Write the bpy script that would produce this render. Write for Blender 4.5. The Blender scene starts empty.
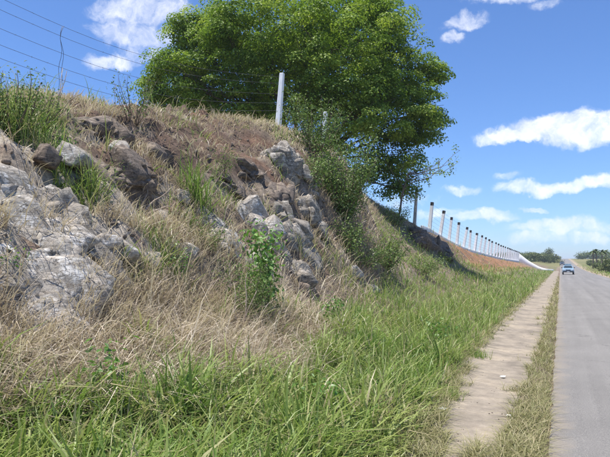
import bpy, bmesh, math, random
import numpy as np
from mathutils import Vector, Matrix

R = math.radians
rng = np.random.default_rng(7)
random.seed(7)
sc = bpy.context.scene
COL = sc.collection

# ------------------------------------------------------------------ camera
EYE = 1.7
YAW, PITCH = R(23.1), R(3.4)
F_PX = 598.0                      # focal length in pixels of a 610 px wide picture
cam_d = bpy.data.cameras.new("camera")
cam_d.sensor_width = 36.0
cam_d.lens = 36.0 * F_PX / 610.0
cam_d.clip_start, cam_d.clip_end = 0.05, 12000
cam = bpy.data.objects.new("camera", cam_d)
COL.objects.link(cam)
cam.location = (0, 0, EYE)
cam.rotation_euler = (R(90) + PITCH, 0, YAW)
sc.camera = cam

# ------------------------------------------------------------------ sun, sky, exposure
SUN_EL = R(77)
SUN_AZ = math.atan2(-0.78, -0.62)       # compass angle (x, y) of the direction towards the sun
sun_dir = Vector((math.sin(SUN_AZ) * math.cos(SUN_EL), math.cos(SUN_AZ) * math.cos(SUN_EL), math.sin(SUN_EL)))
sd = bpy.data.lights.new("sun", 'SUN')
sd.energy, sd.angle, sd.color = 5.0, R(0.53), (1.0, 0.95, 0.87)
so = bpy.data.objects.new("sun", sd)
COL.objects.link(so)
so.rotation_euler = sun_dir.to_track_quat('Z', 'Y').to_euler()
so.location = (-20, -10, 40)

sc.view_settings.view_transform = 'Standard'
sc.view_settings.look = 'None'
sc.view_settings.gamma = 1
sc.view_settings.exposure = 0.6
sc.cycles.max_bounces = 6
sc.cycles.transparent_max_bounces = 6
sc.cycles.volume_bounces = 0

camR = Matrix.Rotation(YAW, 3, 'Z') @ Matrix.Rotation(R(90) + PITCH, 3, 'X')
def ray(u, v):
    d = camR @ Vector(((u - 305) / F_PX, -(v - 228.5) / F_PX, -1.0))
    return d.normalized()

w = bpy.data.worlds.new("World")
sc.world = w
w.use_nodes = True
nt = w.node_tree
nt.nodes.clear()
class NT:
    """small helper for wiring nodes"""
    def __init__(s, t): s.t = t
    def n(s, typ, **kw):
        x = s.t.nodes.new(typ)
        for k, v in kw.items(): setattr(x, k, v)
        return x
    def put(s, sock, v):
        if hasattr(v, 'is_linked') or isinstance(v, bpy.types.NodeSocket): s.t.links.new(v, sock)
        else: sock.default_value = v
    def m(s, op, a, b=0.0, c=None, clamp=False):
        x = s.n('ShaderNodeMath', operation=op, use_clamp=clamp)
        s.put(x.inputs[0], a); s.put(x.inputs[1], b)
        if c is not None: s.put(x.inputs[2], c)
        return x.outputs[0]
    def vm(s, op, a, b=None):
        x = s.n('ShaderNodeVectorMath', operation=op)
        s.put(x.inputs[0], a)
        if b is not None: s.put(x.inputs[1], b)
        return x.outputs['Value'] if op in ('DOT_PRODUCT', 'LENGTH') else x.outputs['Vector']
    def noise(s, vec, scale, detail=4, rough=0.55, dist=0.0):
        x = s.n('ShaderNodeTexNoise')
        if vec is not None: s.put(x.inputs['Vector'], vec)
        x.inputs['Scale'].default_value = scale; x.inputs['Detail'].default_value = detail
        x.inputs['Roughness'].default_value = rough; x.inputs['Distortion'].default_value = dist
        return x
    def ramp(s, fac, stops):
        x = s.n('ShaderNodeValToRGB')
        s.put(x.inputs[0], fac)
        e = x.color_ramp.elements
        while len(e) < len(stops): e.new(0.5)
        for q, (p, c) in zip(e, stops):
            q.position = p; q.color = (*c, 1) if len(c) == 3 else c
        return x.outputs[0]
    def mix(s, fac, a, b, blend='MIX'):
        x = s.n('ShaderNodeMix', data_type='RGBA', blend_type=blend)
        s.put(x.inputs[0], fac)
        for k, v in ((6, a), (7, b)):
            if isinstance(v, tuple): v = (*v, 1) if len(v) == 3 else v
            s.put(x.inputs[k], v)
        return x.outputs[2]
    def smooth(s, v, lo, hi):
        x = s.n('ShaderNodeMapRange', interpolation_type='SMOOTHSTEP')
        s.put(x.inputs[0], v); x.inputs[1].default_value = lo; x.inputs[2].default_value = hi
        return x.outputs[0]
N = NT(nt)
sky = N.n('ShaderNodeTexSky', sky_type='NISHITA', sun_disc=False)
sky.sun_elevation = SUN_EL
sky.sun_rotation = SUN_AZ
sky.altitude = 300
sky.air_density, sky.dust_density, sky.ozone_density = 1.0, 0.35, 6.0
tc = N.n('ShaderNodeTexCoord')
D = tc.outputs['Generated']
wn = N.noise(D, 16, 6, 0.6)
warp = N.vm('SUBTRACT', wn.outputs['Color'], (0.5, 0.5, 0.5))
big = N.n('ShaderNodeVectorMath', operation='SCALE'); nt.links.new(warp, big.inputs[0]); big.inputs['Scale'].default_value = 0.055
Dw = N.vm('ADD', D, big.outputs[0])
# cumulus banks: centre direction, half width and half height in degrees, weight
clouds = [((104, 30), 1.6, .9, .5), ((137, 34), 4.6, 1.5, .7), ((128, 14), 3.6, 1.4, .8), ((160, 10), 4.0, 1.8, .75), ((112, 61), 2.6, .9, .75),
          ((146, 55), 2.6, 1.3, .5), ((466, 21), 2.2, .8, .75), ((450, 38), 1.3, .7, .7), ((505, -3), 3.5, .8, .8),
          ((515, 133), 4.0, .8, .9), ((560, 125), 5.0, 1.2, .95), ((595, 130), 5.0, 1.5, 1.0), ((545, 3), 1.5, .5, .45),
          ((527, 188), 3.0, .75, .95), ((585, 183), 4.6, .75, .9), ((462, 191), 2.2, .55, .65), ((480, 217), 3.6, .75, .85),
          ((440, 212), 3.0, .6, .6), ((560, 226), 4.6, .9, .75), ((590, 236), 2.0, .6, .8), ((540, 238), 3.2, .8, .7), ((400, 200), 4.0, .7, .5),
          ((508, 178), 1.3, .5, .5), ((532, 209), 1.3, .35, .6)]
dens = None
for (u, v), a, b, wt in clouds:
    d = ray(u, v)
    e1 = d.cross(Vector((0, 0, 1))).normalized(); e2 = e1.cross(d)
    q = N.vm('SUBTRACT', Dw, tuple(d))
    s = None
    for e, k in ((e1, math.tan(R(a))), (e2, math.tan(R(b))), (d, 0.35)):
        t = N.vm('DOT_PRODUCT', q, tuple(e / k))
        t = N.m('MULTIPLY', t, t)
        s = t if s is None else N.m('ADD', s, t)
    f = N.m('MULTIPLY', N.m('SUBTRACT', 1.25, s, clamp=True), wt)
    dens = f if dens is None else N.m('MAXIMUM', dens, f)
# the same kind of fair-weather cloud carries on round the rest of the sky
sep = N.n('ShaderNodeSeparateXYZ'); nt.links.new(D, sep.inputs[0])
zc = N.m('MAXIMUM', sep.outputs[2], 0.06)
pl = N.n('ShaderNodeCombineXYZ')
nt.links.new(N.m('DIVIDE', sep.outputs[0], zc), pl.inputs[0]); nt.links.new(N.m('DIVIDE', sep.outputs[1], zc), pl.inputs[1])
gn = N.noise(pl.outputs[0], 0.9, 6, 0.58)
fwd = ray(330, 120)
away = N.smooth(N.vm('DOT_PRODUCT', D, tuple(fwd)), 0.83, 0.66)
gen = N.m('MULTIPLY', N.smooth(gn.outputs[0], 0.57, 0.74), N.m('MULTIPLY', away, 0.8))
fine = N.noise(Dw, 22, 8, 0.66, 0.4)
ed = N.m('MULTIPLY_ADD', N.m('SUBTRACT', fine.outputs[0], 0.5), 1.9, dens)
ed = N.m('MULTIPLY', N.smooth(ed, 0.12, 1.3), N.smooth(dens, 0.0, 0.45))
cl = N.m('MAXIMUM', ed, gen)
cl = N.m('MULTIPLY', cl, N.smooth(sep.outputs[2], 0.0, 0.05))
blue = N.mix(1.0, sky.outputs[0], (.92, 1.12, 1.42), 'MULTIPLY')
shade = N.noise(Dw, 9, 5, 0.6)
cw = N.ramp(shade.outputs[0], [(0.3, (7.6, 7.9, 8.8)), (0.68, (11.6, 11.5, 11.5))])
skc = N.mix(N.m('MULTIPLY', cl, 0.86), blue, cw)
bg = N.n('ShaderNodeBackground')
nt.links.new(skc, bg.inputs[0]); bg.inputs[1].default_value = 0.085
wo = N.n('ShaderNodeOutputWorld'); nt.links.new(bg.outputs[0], wo.inputs[0])

# ------------------------------------------------------------------ numpy noise
_perm = np.random.default_rng(3).permutation(256).astype(np.int64)
_perm = np.concatenate([_perm, _perm, _perm])
_grad = np.random.default_rng(4).normal(size=(256, 3)); _grad /= np.linalg.norm(_grad, axis=1)[:, None]
def perlin(p):
    p = np.asarray(p, float)
    i = np.floor(p).astype(np.int64); f = p - i
    i &= 255
    u = f * f * f * (f * (f * 6 - 15) + 10)
    out = 0
    for dx in (0, 1):
        for dy in (0, 1):
            for dz in (0, 1):
                h = _perm[_perm[_perm[(i[:, 0] + dx) & 255] + ((i[:, 1] + dy) & 255)] + ((i[:, 2] + dz) & 255)]
                g = _grad[h]
                dot = g[:, 0] * (f[:, 0] - dx) + g[:, 1] * (f[:, 1] - dy) + g[:, 2] * (f[:, 2] - dz)
                wx = u[:, 0] if dx else 1 - u[:, 0]
                wy = u[:, 1] if dy else 1 - u[:, 1]
                wz = u[:, 2] if dz else 1 - u[:, 2]
                out = out + dot * wx * wy * wz
    return out * 1.5
def fbm(p, octv=4, gain=0.5, ridged=False):
    p = np.asarray(p, float); a, s, o = 1.0, 0, 0
    for k in range(octv):
        n = perlin(p * 2.03 ** k + k * 17.3)
        if ridged: n = 1 - 2 * np.abs(n)
        o = o + a * n; s += a; a *= gain
    return o / s
def worley2(p, cell, seed):
    """random value and tilt of the cell each point falls in (fractured blocks)"""
    q = np.asarray(p, float) / cell; i = np.floor(q).astype(np.int64)
    best = np.full(len(q), 1e9); val = np.zeros(len(q))
    for dx in (-1, 0, 1):
        for dy in (-1, 0, 1):
            a, b = i[:, 0] + dx, i[:, 1] + dy
            h1 = _perm[_perm[_perm[a & 255] + (b & 255)] + (seed & 255)]; h2 = _perm[h1 + 71]; h3 = _perm[h2 + 13]; h4 = _perm[h3 + 57]; h5 = _perm[h4 + 5]
            ex, ey = q[:, 0] - a - h1 / 255, q[:, 1] - b - h2 / 255
            d = ex * ex + ey * ey
            k = d < best
            best = np.where(k, d, best)
            val = np.where(k, (h3 / 127.5 - 1) + (h4 / 127.5 - 1) * ex * .8 + (h5 / 127.5 - 1) * ey * .8, val)
    return val
def sstep(v, a, b):
    t = np.clip((v - a) / (b - a), 0, 1)
    return t * t * (3 - 2 * t)

# ------------------------------------------------------------------ mesh helpers
def link(name, me, m=None, parent=None):
    o = bpy.data.objects.new(name, me)
    COL.objects.link(o)
    if m is not None: me.materials.append(m)
    if parent is not None: o.parent = parent
    return o
def np_mesh(name, verts, quads=None, tris=None, tint=None, colour=None, smooth=False):
    me = bpy.data.meshes.new(name)
    verts = np.asarray(verts, np.float32).reshape(-1, 3)
    qs = np.zeros((0, 4), np.int32) if quads is None else np.asarray(quads, np.int32).reshape(-1, 4)
    ts = np.zeros((0, 3), np.int32) if tris is None else np.asarray(tris, np.int32).reshape(-1, 3)
    me.vertices.add(len(verts)); me.vertices.foreach_set('co', verts.ravel())
    nl = qs.size + ts.size
    me.loops.add(nl); me.loops.foreach_set('vertex_index', np.concatenate([qs.ravel(), ts.ravel()]).astype(np.int32))
    npoly = len(qs) + len(ts)
    me.polygons.add(npoly)
    st = np.concatenate([np.arange(len(qs)) * 4, qs.size + np.arange(len(ts)) * 3]).astype(np.int32)
    me.polygons.foreach_set('loop_start', st)
    if smooth: me.polygons.foreach_set('use_smooth', np.ones(npoly, bool))
    if tint is not None:
        at = me.attributes.new('tint', 'FLOAT', 'POINT'); at.data.foreach_set('value', np.asarray(tint, np.float32).ravel())
    if colour is not None:
        at = me.attributes.new('soil', 'FLOAT_COLOR', 'POINT')
        c = np.ones((len(verts), 4), np.float32); c[:, :3] = colour
        at.data.foreach_set('color', c.ravel())
    me.update(calc_edges=True); me.validate()
    return me
def tag(o, label=None, cat=None, group=None, kind=None):
    if label: o['label'] = label
    if cat: o['category'] = cat
    if group: o['group'] = group
    if kind: o['kind'] = kind
    return o
def empty(name, loc, label, cat, group=None, rz=0.0):
    o = bpy.data.objects.new(name, None); COL.objects.link(o)
    o.location = loc; o.rotation_euler = (0, 0, rz); o.empty_display_size = 0.2
    return tag(o, label, cat, group)
def kids(o): return [c for c in COL.objects if c.parent is o]
def copy_tree(o, parent=None):
    c = o.copy(); COL.objects.link(c)
    if parent is not None: c.parent = parent
    for ch in kids(o): copy_tree(ch, c)
    return c
class TB:
    """gathers tubes / boxes into one mesh"""
    def __init__(s): s.v, s.q, s.t, s.n = [], [], [], 0
    def tube(s, pts, radii, sides=6, cap=True):
        pts = np.asarray(pts, float); n = len(pts)
        radii = np.full(n, radii, float) if np.isscalar(radii) else np.asarray(radii, float)
        tg = np.gradient(pts, axis=0); tg /= np.linalg.norm(tg, axis=1)[:, None] + 1e-9
        ref = np.array([0, 0, 1.0]) if abs(tg[0, 2]) < 0.9 else np.array([1.0, 0, 0])
        a = np.cross(tg, ref); a /= np.linalg.norm(a, axis=1)[:, None] + 1e-9
        b = np.cross(tg, a)
        ph = np.arange(sides) * 2 * np.pi / sides
        ring = pts[:, None] + radii[:, None, None] * (np.cos(ph)[None, :, None] * a[:, None] + np.sin(ph)[None, :, None] * b[:, None])
        s.v.append(ring.reshape(-1, 3))
        for i in range(n - 1):
            for k in range(sides):
                k2 = (k + 1) % sides
                s.q.append([s.n + i * sides + k, s.n + i * sides + k2, s.n + (i + 1) * sides + k2, s.n + (i + 1) * sides + k])
        s.n += n * sides
        if cap:
            for i, d in ((0, 1), (n - 1, -1)):
                s.v.append(pts[i:i + 1]); base = s.n - n * sides + i * sides if i == 0 else s.n - 1 - sides
                c = s.n; s.n += 1
                for k in range(sides):
                    tri = [base + k, base + (k + 1) % sides, c]
                    s.t.append(tri[::-1] if d > 0 else tri)
        return s
    def build(s, name, m, parent=None, smooth=True):
        me = np_mesh(name, np.concatenate(s.v), s.q, s.t or None, smooth=smooth)
        return link(name, me, m, parent)
def bm_obj(name, bm, m, parent=None, smooth=False, bevel=0.0):
    if bevel: bmesh.ops.bevel(bm, geom=list(bm.edges), offset=bevel, segments=2, profile=0.7, affect='EDGES', clamp_overlap=True)
    bmesh.ops.recalc_face_normals(bm, faces=list(bm.faces))
    me = bpy.data.meshes.new(name); bm.to_mesh(me); bm.free()
    if smooth:
        for p in me.polygons: p.use_smooth = True
    return link(name, me, m, parent)
def add_box(bm, c, s, rot=None):
    mtx = Matrix.Translation(c) @ (rot.to_4x4() if rot else Matrix()) @ Matrix.Diagonal((*s, 1))
    bmesh.ops.create_cube(bm, size=1, matrix=mtx)

# ------------------------------------------------------------------ materials
def mat(name):
    m = bpy.data.materials.new(name); m.use_nodes = True
    t = m.node_tree; t.nodes.clear()
    h = NT(t); out = h.n('ShaderNodeOutputMaterial')
    return m, h, out
def simple(name, col, rough=0.6, metal=0.0, var=0.15, scale=8, spec=0.5):
    m, h, out = mat(name)
    geo = h.n('ShaderNodeTexCoord')
    n = h.noise(geo.outputs['Object'], scale, 5, 0.6)
    c = h.mix(h.smooth(n.outputs[0], 0.3, 0.7), tuple(x * (1 - var) for x in col), tuple(min(1, x * (1 + var)) for x in col))
    b = h.n('ShaderNodeBsdfPrincipled'); h.put(b.inputs['Base Color'], c)
    b.inputs['Roughness'].default_value = rough; b.inputs['Metallic'].default_value = metal
    b.inputs['Specular IOR Level'].default_value = spec
    t = m.node_tree; t.links.new(b.outputs[0], out.inputs[0])
    return m
def leafy(name, stops, trans=0.35, gloss=0.05, patch=None):
    """blades and leaves: colour from each leaf's own tint, light passing through"""
    m, h, out = mat(name)
    a = h.n('ShaderNodeAttribute', attribute_name='tint')
    c = h.ramp(a.outputs['Fac'], stops)
    df = h.n('ShaderNodeBsdfDiffuse'); h.put(df.inputs[0], c)
    tr = h.n('ShaderNodeBsdfTranslucent'); h.put(tr.inputs[0], h.mix(0.5, c, (0.9, 1.0, 0.5), 'MULTIPLY'))
    mx = h.n('ShaderNodeMixShader'); mx.inputs[0].default_value = trans
    t = m.node_tree
    t.links.new(df.outputs[0], mx.inputs[1]); t.links.new(tr.outputs[0], mx.inputs[2])
    gl = h.n('ShaderNodeBsdfGlossy'); gl.inputs['Roughness'].default_value = 0.45
    m2 = h.n('ShaderNodeMixShader'); m2.inputs[0].default_value = gloss
    t.links.new(mx.outputs[0], m2.inputs[1]); t.links.new(gl.outputs[0], m2.inputs[2])
    t.links.new(m2.outputs[0], out.inputs[0])
    return m
M = {}
M['grass'] = leafy('green_grass', [(0.0, (.075, .14, .028)), (.4, (.155, .262, .052)), (.75, (.31, .36, .11)), (1.0, (.42, .36, .22))], .38, .025)
M['verge'] = leafy('verge_grass', [(0.0, (.13, .17, .05)), (.45, (.25, .25, .11)), (1.0, (.44, .37, .23))], .3, .02)
M['dry'] = leafy('dry_grass', [(0.0, (.20, .14, .105)), (.3, (.38, .30, .225)), (.7, (.54, .455, .355)), (1.0, (.72, .645, .53))], .3, .02)
M['leaf_tree'] = leafy('tree_leaf', [(0.0, (.075, .135, .016)), (.5, (.19, .295, .034)), (1.0, (.37, .45, .07))], .46, .02)
M['leaf_shrub'] = leafy('shrub_leaf', [(0.0, (.08, .135, .035)), (.5, (.155, .24, .062)), (1.0, (.27, .34, .12))], .33, .025)
M['leaf_bright'] = leafy('sapling_leaf', [(0.0, (.08, .18, .03)), (.5, (.14, .29, .045)), (1.0, (.25, .40, .09))], .4, .05)
M['leaf_far'] = leafy('far_leaf', [(0.0, (.05, .08, .025)), (.5, (.10, .135, .045)), (1.0, (.19, .20, .08))], .25, .02)
M['bark'] = simple('grey_brown_bark', (.15, .11, .08), .9, 0, .35, 14)
M['bark_dark'] = simple('dark_rough_bark', (.085, .065, .05), .95, 0, .35, 10)
M['twig'] = simple('dead_twig', (.34, .27, .21), .9, 0, .3, 30)
M['white'] = simple('whitewashed_concrete', (.84, .85, .86), .8, 0, .06, 5)
M['cap'] = simple('black_tar_paint', (.02, .02, .022), .7, 0, .2, 9)
M['plinth'] = simple('weathered_plaster', (.66, .66, .65), .85, 0, .16, 2.5)
M['oldpost'] = simple('bare_concrete', (.48, .46, .44), .9, 0, .2, 8)
M['wire'] = simple('rusted_wire', (.10, .10, .11), .6, .5, .2, 20)
M['paper'] = simple('white_paper', (.8, .8, .78), .8, 0, .05, 10)

def rock_material(name, base, dark, pale, pale_at):
    m, h, out = mat(name)
    t = m.node_tree
    geo = h.n('ShaderNodeTexCoord')
    P = geo.outputs['Object']
    n1 = h.noise(P, 3.2, 8, 0.7, 0.8); n2 = h.noise(P, 11, 8, 0.72, 0.4); n3 = h.noise(P, 45, 6, 0.7)
    st = h.n('ShaderNodeMapping'); h.put(st.inputs[0], P)
    st.inputs['Rotation'].default_value = (0.5, 0.9, 0.3); st.inputs['Scale'].default_value = (1.1, 1.1, 7)
    n4 = h.noise(st.outputs[0], 1.7, 7, 0.65, 0.5)
    c = h.mix(h.smooth(n2.outputs[0], .36, .66), dark, base)
    c = h.mix(h.m('MULTIPLY', h.smooth(h.m('ADD', n1.outputs[0], h.m('MULTIPLY', h.m('SUBTRACT', n2.outputs[0], .5), .5)), pale_at, pale_at + .16), .9), c, pale)
    c = h.mix(h.m('MULTIPLY', h.smooth(n4.outputs[0], .56, .70), .55), c, (.30, .24, .18))
    vo = h.n('ShaderNodeTexVoronoi', feature='DISTANCE_TO_EDGE'); vo.inputs['Scale'].default_value = 3.4
    wv_ = h.n('ShaderNodeVectorMath', operation='SCALE'); h.put(wv_.inputs[0], n2.outputs['Color']); wv_.inputs['Scale'].default_value = .35
    h.put(vo.inputs['Vector'], h.vm('ADD', st.outputs[0], wv_.outputs[0]))
    crk = h.m('MULTIPLY', h.smooth(vo.outputs[0], .035, .004), h.smooth(n1.outputs[0], .42, .56))
    c = h.mix(h.m('MULTIPLY', crk, .8), c, (.07, .062, .055))
    c = h.mix(h.m('MULTIPLY', h.smooth(n3.outputs[0], .50, .68), .7), c, dark)
    c = h.mix(h.m('MULTIPLY', h.smooth(n4.outputs[0], .47, .36), .6), c, (.10, .095, .09))
    ge = h.n('ShaderNodeNewGeometry'); sp = h.n('ShaderNodeSeparateXYZ'); h.put(sp.inputs[0], ge.outputs['True Normal'])
    dust = h.m('MULTIPLY', h.smooth(sp.outputs[2], .45, .95), h.smooth(n2.outputs[0], .40, .62))
    c = h.mix(h.m('MULTIPLY', dust, .6), c, (.34, .275, .21))
    b = h.n('ShaderNodeBsdfPrincipled'); h.put(b.inputs['Base Color'], c)
    b.inputs['Roughness'].default_value = .88; b.inputs['Specular IOR Level'].default_value = .25
    bp = h.n('ShaderNodeBump'); bp.inputs['Strength'].default_value = .8; bp.inputs['Distance'].default_value = .03
    hh = h.m('ADD', h.m('SUBTRACT', h.m('MULTIPLY', n4.outputs[0], .9), h.m('MULTIPLY', crk, .6)), h.m('ADD', n2.outputs[0], h.m('MULTIPLY', n3.outputs[0], .4)))
    h.put(bp.inputs['Height'], hh)
    t.links.new(bp.outputs[0], b.inputs['Normal']); t.links.new(b.outputs[0], out.inputs[0])
    return m
M['rock'] = rock_material('grey_gneiss', (.41, .375, .325), (.19, .17, .145), (.66, .625, .57), .53)
M['rock_pale'] = rock_material('pale_gneiss', (.50, .465, .41), (.27, .24, .205), (.76, .74, .70), .49)
M['rock_brown'] = rock_material('earthy_rock', (.27, .215, .17), (.12, .095, .078), (.42, .38, .34), .60)

# ground: soil colour comes with the mesh, grain and crumbs from noise
m, h, out = mat('dry_soil'); M['ground'] = m
a = h.n('ShaderNodeAttribute', attribute_name='soil'); tcn = h.n('ShaderNodeTexCoord'); P = tcn.outputs['Object']
n1 = h.noise(P, 1.3, 8, .65); n2 = h.noise(P, 14, 7, .7, .3); n3 = h.noise(P, 70, 4, .7)
c = h.mix(1.0, a.outputs['Color'], h.ramp(n2.outputs[0], [(.28, (.42, .40, .38)), (.5, (.95, .95, .95)), (.72, (1.5, 1.47, 1.42))]), 'MULTIPLY')
c = h.mix(.8, c, h.ramp(n1.outputs[0], [(.3, (.68, .66, .64)), (.7, (1.25, 1.25, 1.25))]), 'MULTIPLY')
c = h.mix(h.m('MULTIPLY', h.smooth(n3.outputs[0], .58, .72), .4), c, (.36, .32, .27))
b = h.n('ShaderNodeBsdfPrincipled'); h.put(b.inputs['Base Color'], c); b.inputs['Roughness'].default_value = .95; b.inputs['Specular IOR Level'].default_value = .15
bp = h.n('ShaderNodeBump'); bp.inputs['Strength'].default_value = .8; bp.inputs['Distance'].default_value = .05
h.put(bp.inputs['Height'], h.m('ADD', n2.outputs[0], h.m('MULTIPLY', n3.outputs[0], .5)))
m.node_tree.links.new(bp.outputs[0], b.inputs['Normal']); m.node_tree.links.new(b.outputs[0], out.inputs[0])

# worn asphalt
m, h, out = mat('worn_asphalt'); M['asphalt'] = m
tcn = h.n('ShaderNodeTexCoord'); P = tcn.outputs['Object']
n1 = h.noise(P, .6, 6, .6); n3 = h.noise(P, 90, 4, .8)
mp = h.n('ShaderNodeMapping'); h.put(mp.inputs[0], P); mp.inputs['Scale'].default_value = (1.5, .035, 1)
n2 = h.noise(mp.outputs[0], 1.2, 5, .6)
c = h.ramp(n2.outputs[0], [(.3, (.163, .155, .145)), (.5, (.191, .182, .170)), (.7, (.222, .212, .199))])
c = h.mix(.6, c, h.ramp(n1.outputs[0], [(.3, (.8, .8, .8)), (.7, (1.15, 1.15, 1.15))]), 'MULTIPLY')
c = h.mix(.85, c, h.ramp(n3.outputs[0], [(.3, (.42, .42, .42)), (.5, (.97, .97, .97)), (.7, (1.75, 1.72, 1.68))]), 'MULTIPLY')
sx = h.n('ShaderNodeSeparateXYZ'); h.put(sx.inputs[0], P)
ew = h.noise(P, 2.3, 5, .65)
edge = h.smooth(h.m('ADD', sx.outputs[0], h.m('MULTIPLY', h.m('SUBTRACT', ew.outputs[0], .5), .6)), .12, -.14)
c = h.mix(h.m('MULTIPLY', edge, .6), c, (.27, .23, .185))
vo = h.n('ShaderNodeTexVoronoi', feature='DISTANCE_TO_EDGE'); h.put(vo.inputs['Vector'], h.vm('ADD', P, h.noise(P, 2, 4).outputs['Color'])); vo.inputs['Scale'].default_value = .33
crack = h.m('MULTIPLY', h.smooth(vo.outputs[0], .012, .002), h.smooth(n1.outputs[0], .5, .6))
c = h.mix(h.m('MULTIPLY', crack, .7), c, (.07, .065, .06))
b = h.n('ShaderNodeBsdfPrincipled'); h.put(b.inputs['Base Color'], c); b.inputs['Roughness'].default_value = .85; b.inputs['Specular IOR Level'].default_value = .3
bp = h.n('ShaderNodeBump'); bp.inputs['Strength'].default_value = .5; bp.inputs['Distance'].default_value = .01
h.put(bp.inputs['Height'], n3.outputs[0])
m.node_tree.links.new(bp.outputs[0], b.inputs['Normal']); m.node_tree.links.new(b.outputs[0], out.inputs[0])

# sandy concrete gutter path
m, h, out = mat('sandy_concrete'); M['path'] = m
tcn = h.n('ShaderNodeTexCoord'); P = tcn.outputs['Object']
n1 = h.noise(P, 1.1, 7, .65); n2 = h.noise(P, 6, 7, .7); n3 = h.noise(P, 110, 3, .8)
c = h.ramp(n1.outputs[0], [(.32, (.185, .16, .13)), (.5, (.27, .232, .185)), (.68, (.35, .295, .225))])
c = h.mix(.8, c, h.ramp(n2.outputs[0], [(.3, (.68, .67, .66)), (.7, (1.25, 1.24, 1.22))]), 'MULTIPLY')
c = h.mix(.7, c, h.ramp(n3.outputs[0], [(.3, (.7, .7, .7)), (.7, (1.3, 1.3, 1.3))]), 'MULTIPLY')
b = h.n('ShaderNodeBsdfPrincipled'); h.put(b.inputs['Base Color'], c); b.inputs['Roughness'].default_value = .92; b.inputs['Specular IOR Level'].default_value = .2
bp = h.n('ShaderNodeBump'); bp.inputs['Strength'].default_value = .5; bp.inputs['Distance'].default_value = .02
h.put(bp.inputs['Height'], h.m('ADD', n2.outputs[0], h.m('MULTIPLY', n3.outputs[0], .3)))
m.node_tree.links.new(bp.outputs[0], b.inputs['Normal']); m.node_tree.links.new(b.outputs[0], out.inputs[0])

# ------------------------------------------------------------------ terrain
TX = np.array([-60, -14, -11.5, -9.6, -8, -6.5, -5.6, -4.7, -3.5, -2.2, -1.2, 0])
TAB = [
 (-14, [4.0, 4.2, 4.3, 4.2, 3.6, 2.6, 1.8, .95, .5, .2, .03, 0]),
 (3,   [4.0, 4.3, 4.4, 4.3, 3.7, 2.8, 2.0, 1.0, .5, .2, .03, 0]),
 (7,   [4.0, 4.4, 4.6, 4.5, 3.9, 3.0, 2.0, 1.0, .5, .2, .03, 0]),
 (10,  [4.2, 4.9, 5.1, 5.1, 4.4, 3.2, 2.0, 1.0, .5, .2, .03, 0]),
 (12,  [4.4, 5.2, 5.4, 5.4, 4.7, 3.7, 2.1, 1.0, .5, .2, .03, 0]),
 (15,  [4.8, 5.7, 5.9, 5.9, 5.4, 4.5, 2.5, 1.05, .5, .2, .03, 0]),
 (18,  [5.2, 6.1, 6.3, 6.3, 5.8, 5.0, 2.5, 1.1, .5, .2, .03, 0]),
 (20,  [5.5, 6.5, 6.7, 6.6, 5.9, 4.5, 2.0, 1.0, .5, .2, .03, 0]),
 (21.5,[5.6, 6.7, 6.8, 6.7, 5.6, 3.2, 1.6, .95, .5, .2, .03, 0]),
 (23,  [5.8, 6.9, 6.9, 6.6, 4.7, 2.4, 1.4, .9, .5, .2, .03, 0]),
 (26,  [5.6, 6.8, 6.7, 6.0, 3.5, 1.9, 1.3, .85, .45, .2, .03, 0]),
 (30,  [5.4, 6.2, 6.0, 5.3, 3.4, 1.9, 1.2, .8, .45, .2, .03, 0]),
 (36,  [5.0, 5.4, 5.3, 4.9, 3.6, 1.9, 1.2, .8, .4, .18, .03, 0]),
 (45,  [4.5, 4.6, 4.5, 4.2, 3.5, 1.7, 1.1, .75, .4, .18, .03, 0]),
 (55,  [3.6, 3.8, 3.7, 3.5, 3.0, 1.5, .95, .6, .35, .15, .03, 0]),
 (67,  [3.0, 3.2, 3.1, 3.0, 2.6, 1.3, .85, .6, .3, .15, .03, 0]),
 (100, [2.4, 2.6, 2.6, 2.5, 2.1, 1.2, .8, .6, .3, .12, .03, 0]),
 (150, [2.0, 2.4, 2.5, 2.3, 1.6, 1.0, .65, .35, .1, .03, .02, 0]),
 (320, [.5, .6, .6, .6, .5, .3, .2, .1, .05, .02, .01, 0]),
 (600, [0] * 12)]
gx = np.arange(-60, 0.01, 0.1); gy = np.arange(-14, 330.1, 0.5)
tab = np.array([np.interp(gx, TX, r) for _, r in TAB]); ty = np.array([y for y, _ in TAB])
G = np.empty((len(gy), len(gx)))
for j in range(len(gx)): G[:, j] = np.interp(gy, ty, tab[:, j])
for _ in range(2):
    P_ = np.pad(G, ((1, 1), (2, 2)), 'edge')
    G = (P_[:-2, 2:-2] + 2 * P_[1:-1, 2:-2] + P_[2:, 2:-2]) / 4
    P_ = np.pad(G, ((0, 0), (2, 2)), 'edge')
    G = (P_[:, :-4] + P_[:, 1:-3] + P_[:, 2:-2] + P_[:, 3:-1] + P_[:, 4:]) / 5
def road_z(y):
    return 6.5 * sstep(np.asarray(y, float), 120, 620)
def base_z(x, y):
    x = np.asarray(x, float); y = np.asarray(y, float)
    fx = np.clip((x + 60) / 0.1, 0, len(gx) - 1.001); fy = np.clip((y + 14) / 0.5, 0, len(gy) - 1.001)
    i = fx.astype(int); j = fy.astype(int); a = fx - i; b = fy - j
    z = (G[j, i] * (1 - a) + G[j, i + 1] * a) * (1 - b) + (G[j + 1, i] * (1 - a) + G[j + 1, i + 1] * a) * b
    z = np.where(y > 320, z * (1 - sstep(y, 320, 600)), z)
    return z + road_z(y)
def rough_mask(x, y):
    return sstep(x, -4.4, -5.4) * sstep(x, -11, -9.6) * (1 - .65 * sstep(y, 24, 40)) * (1 - sstep(y, 100, 180))
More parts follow.
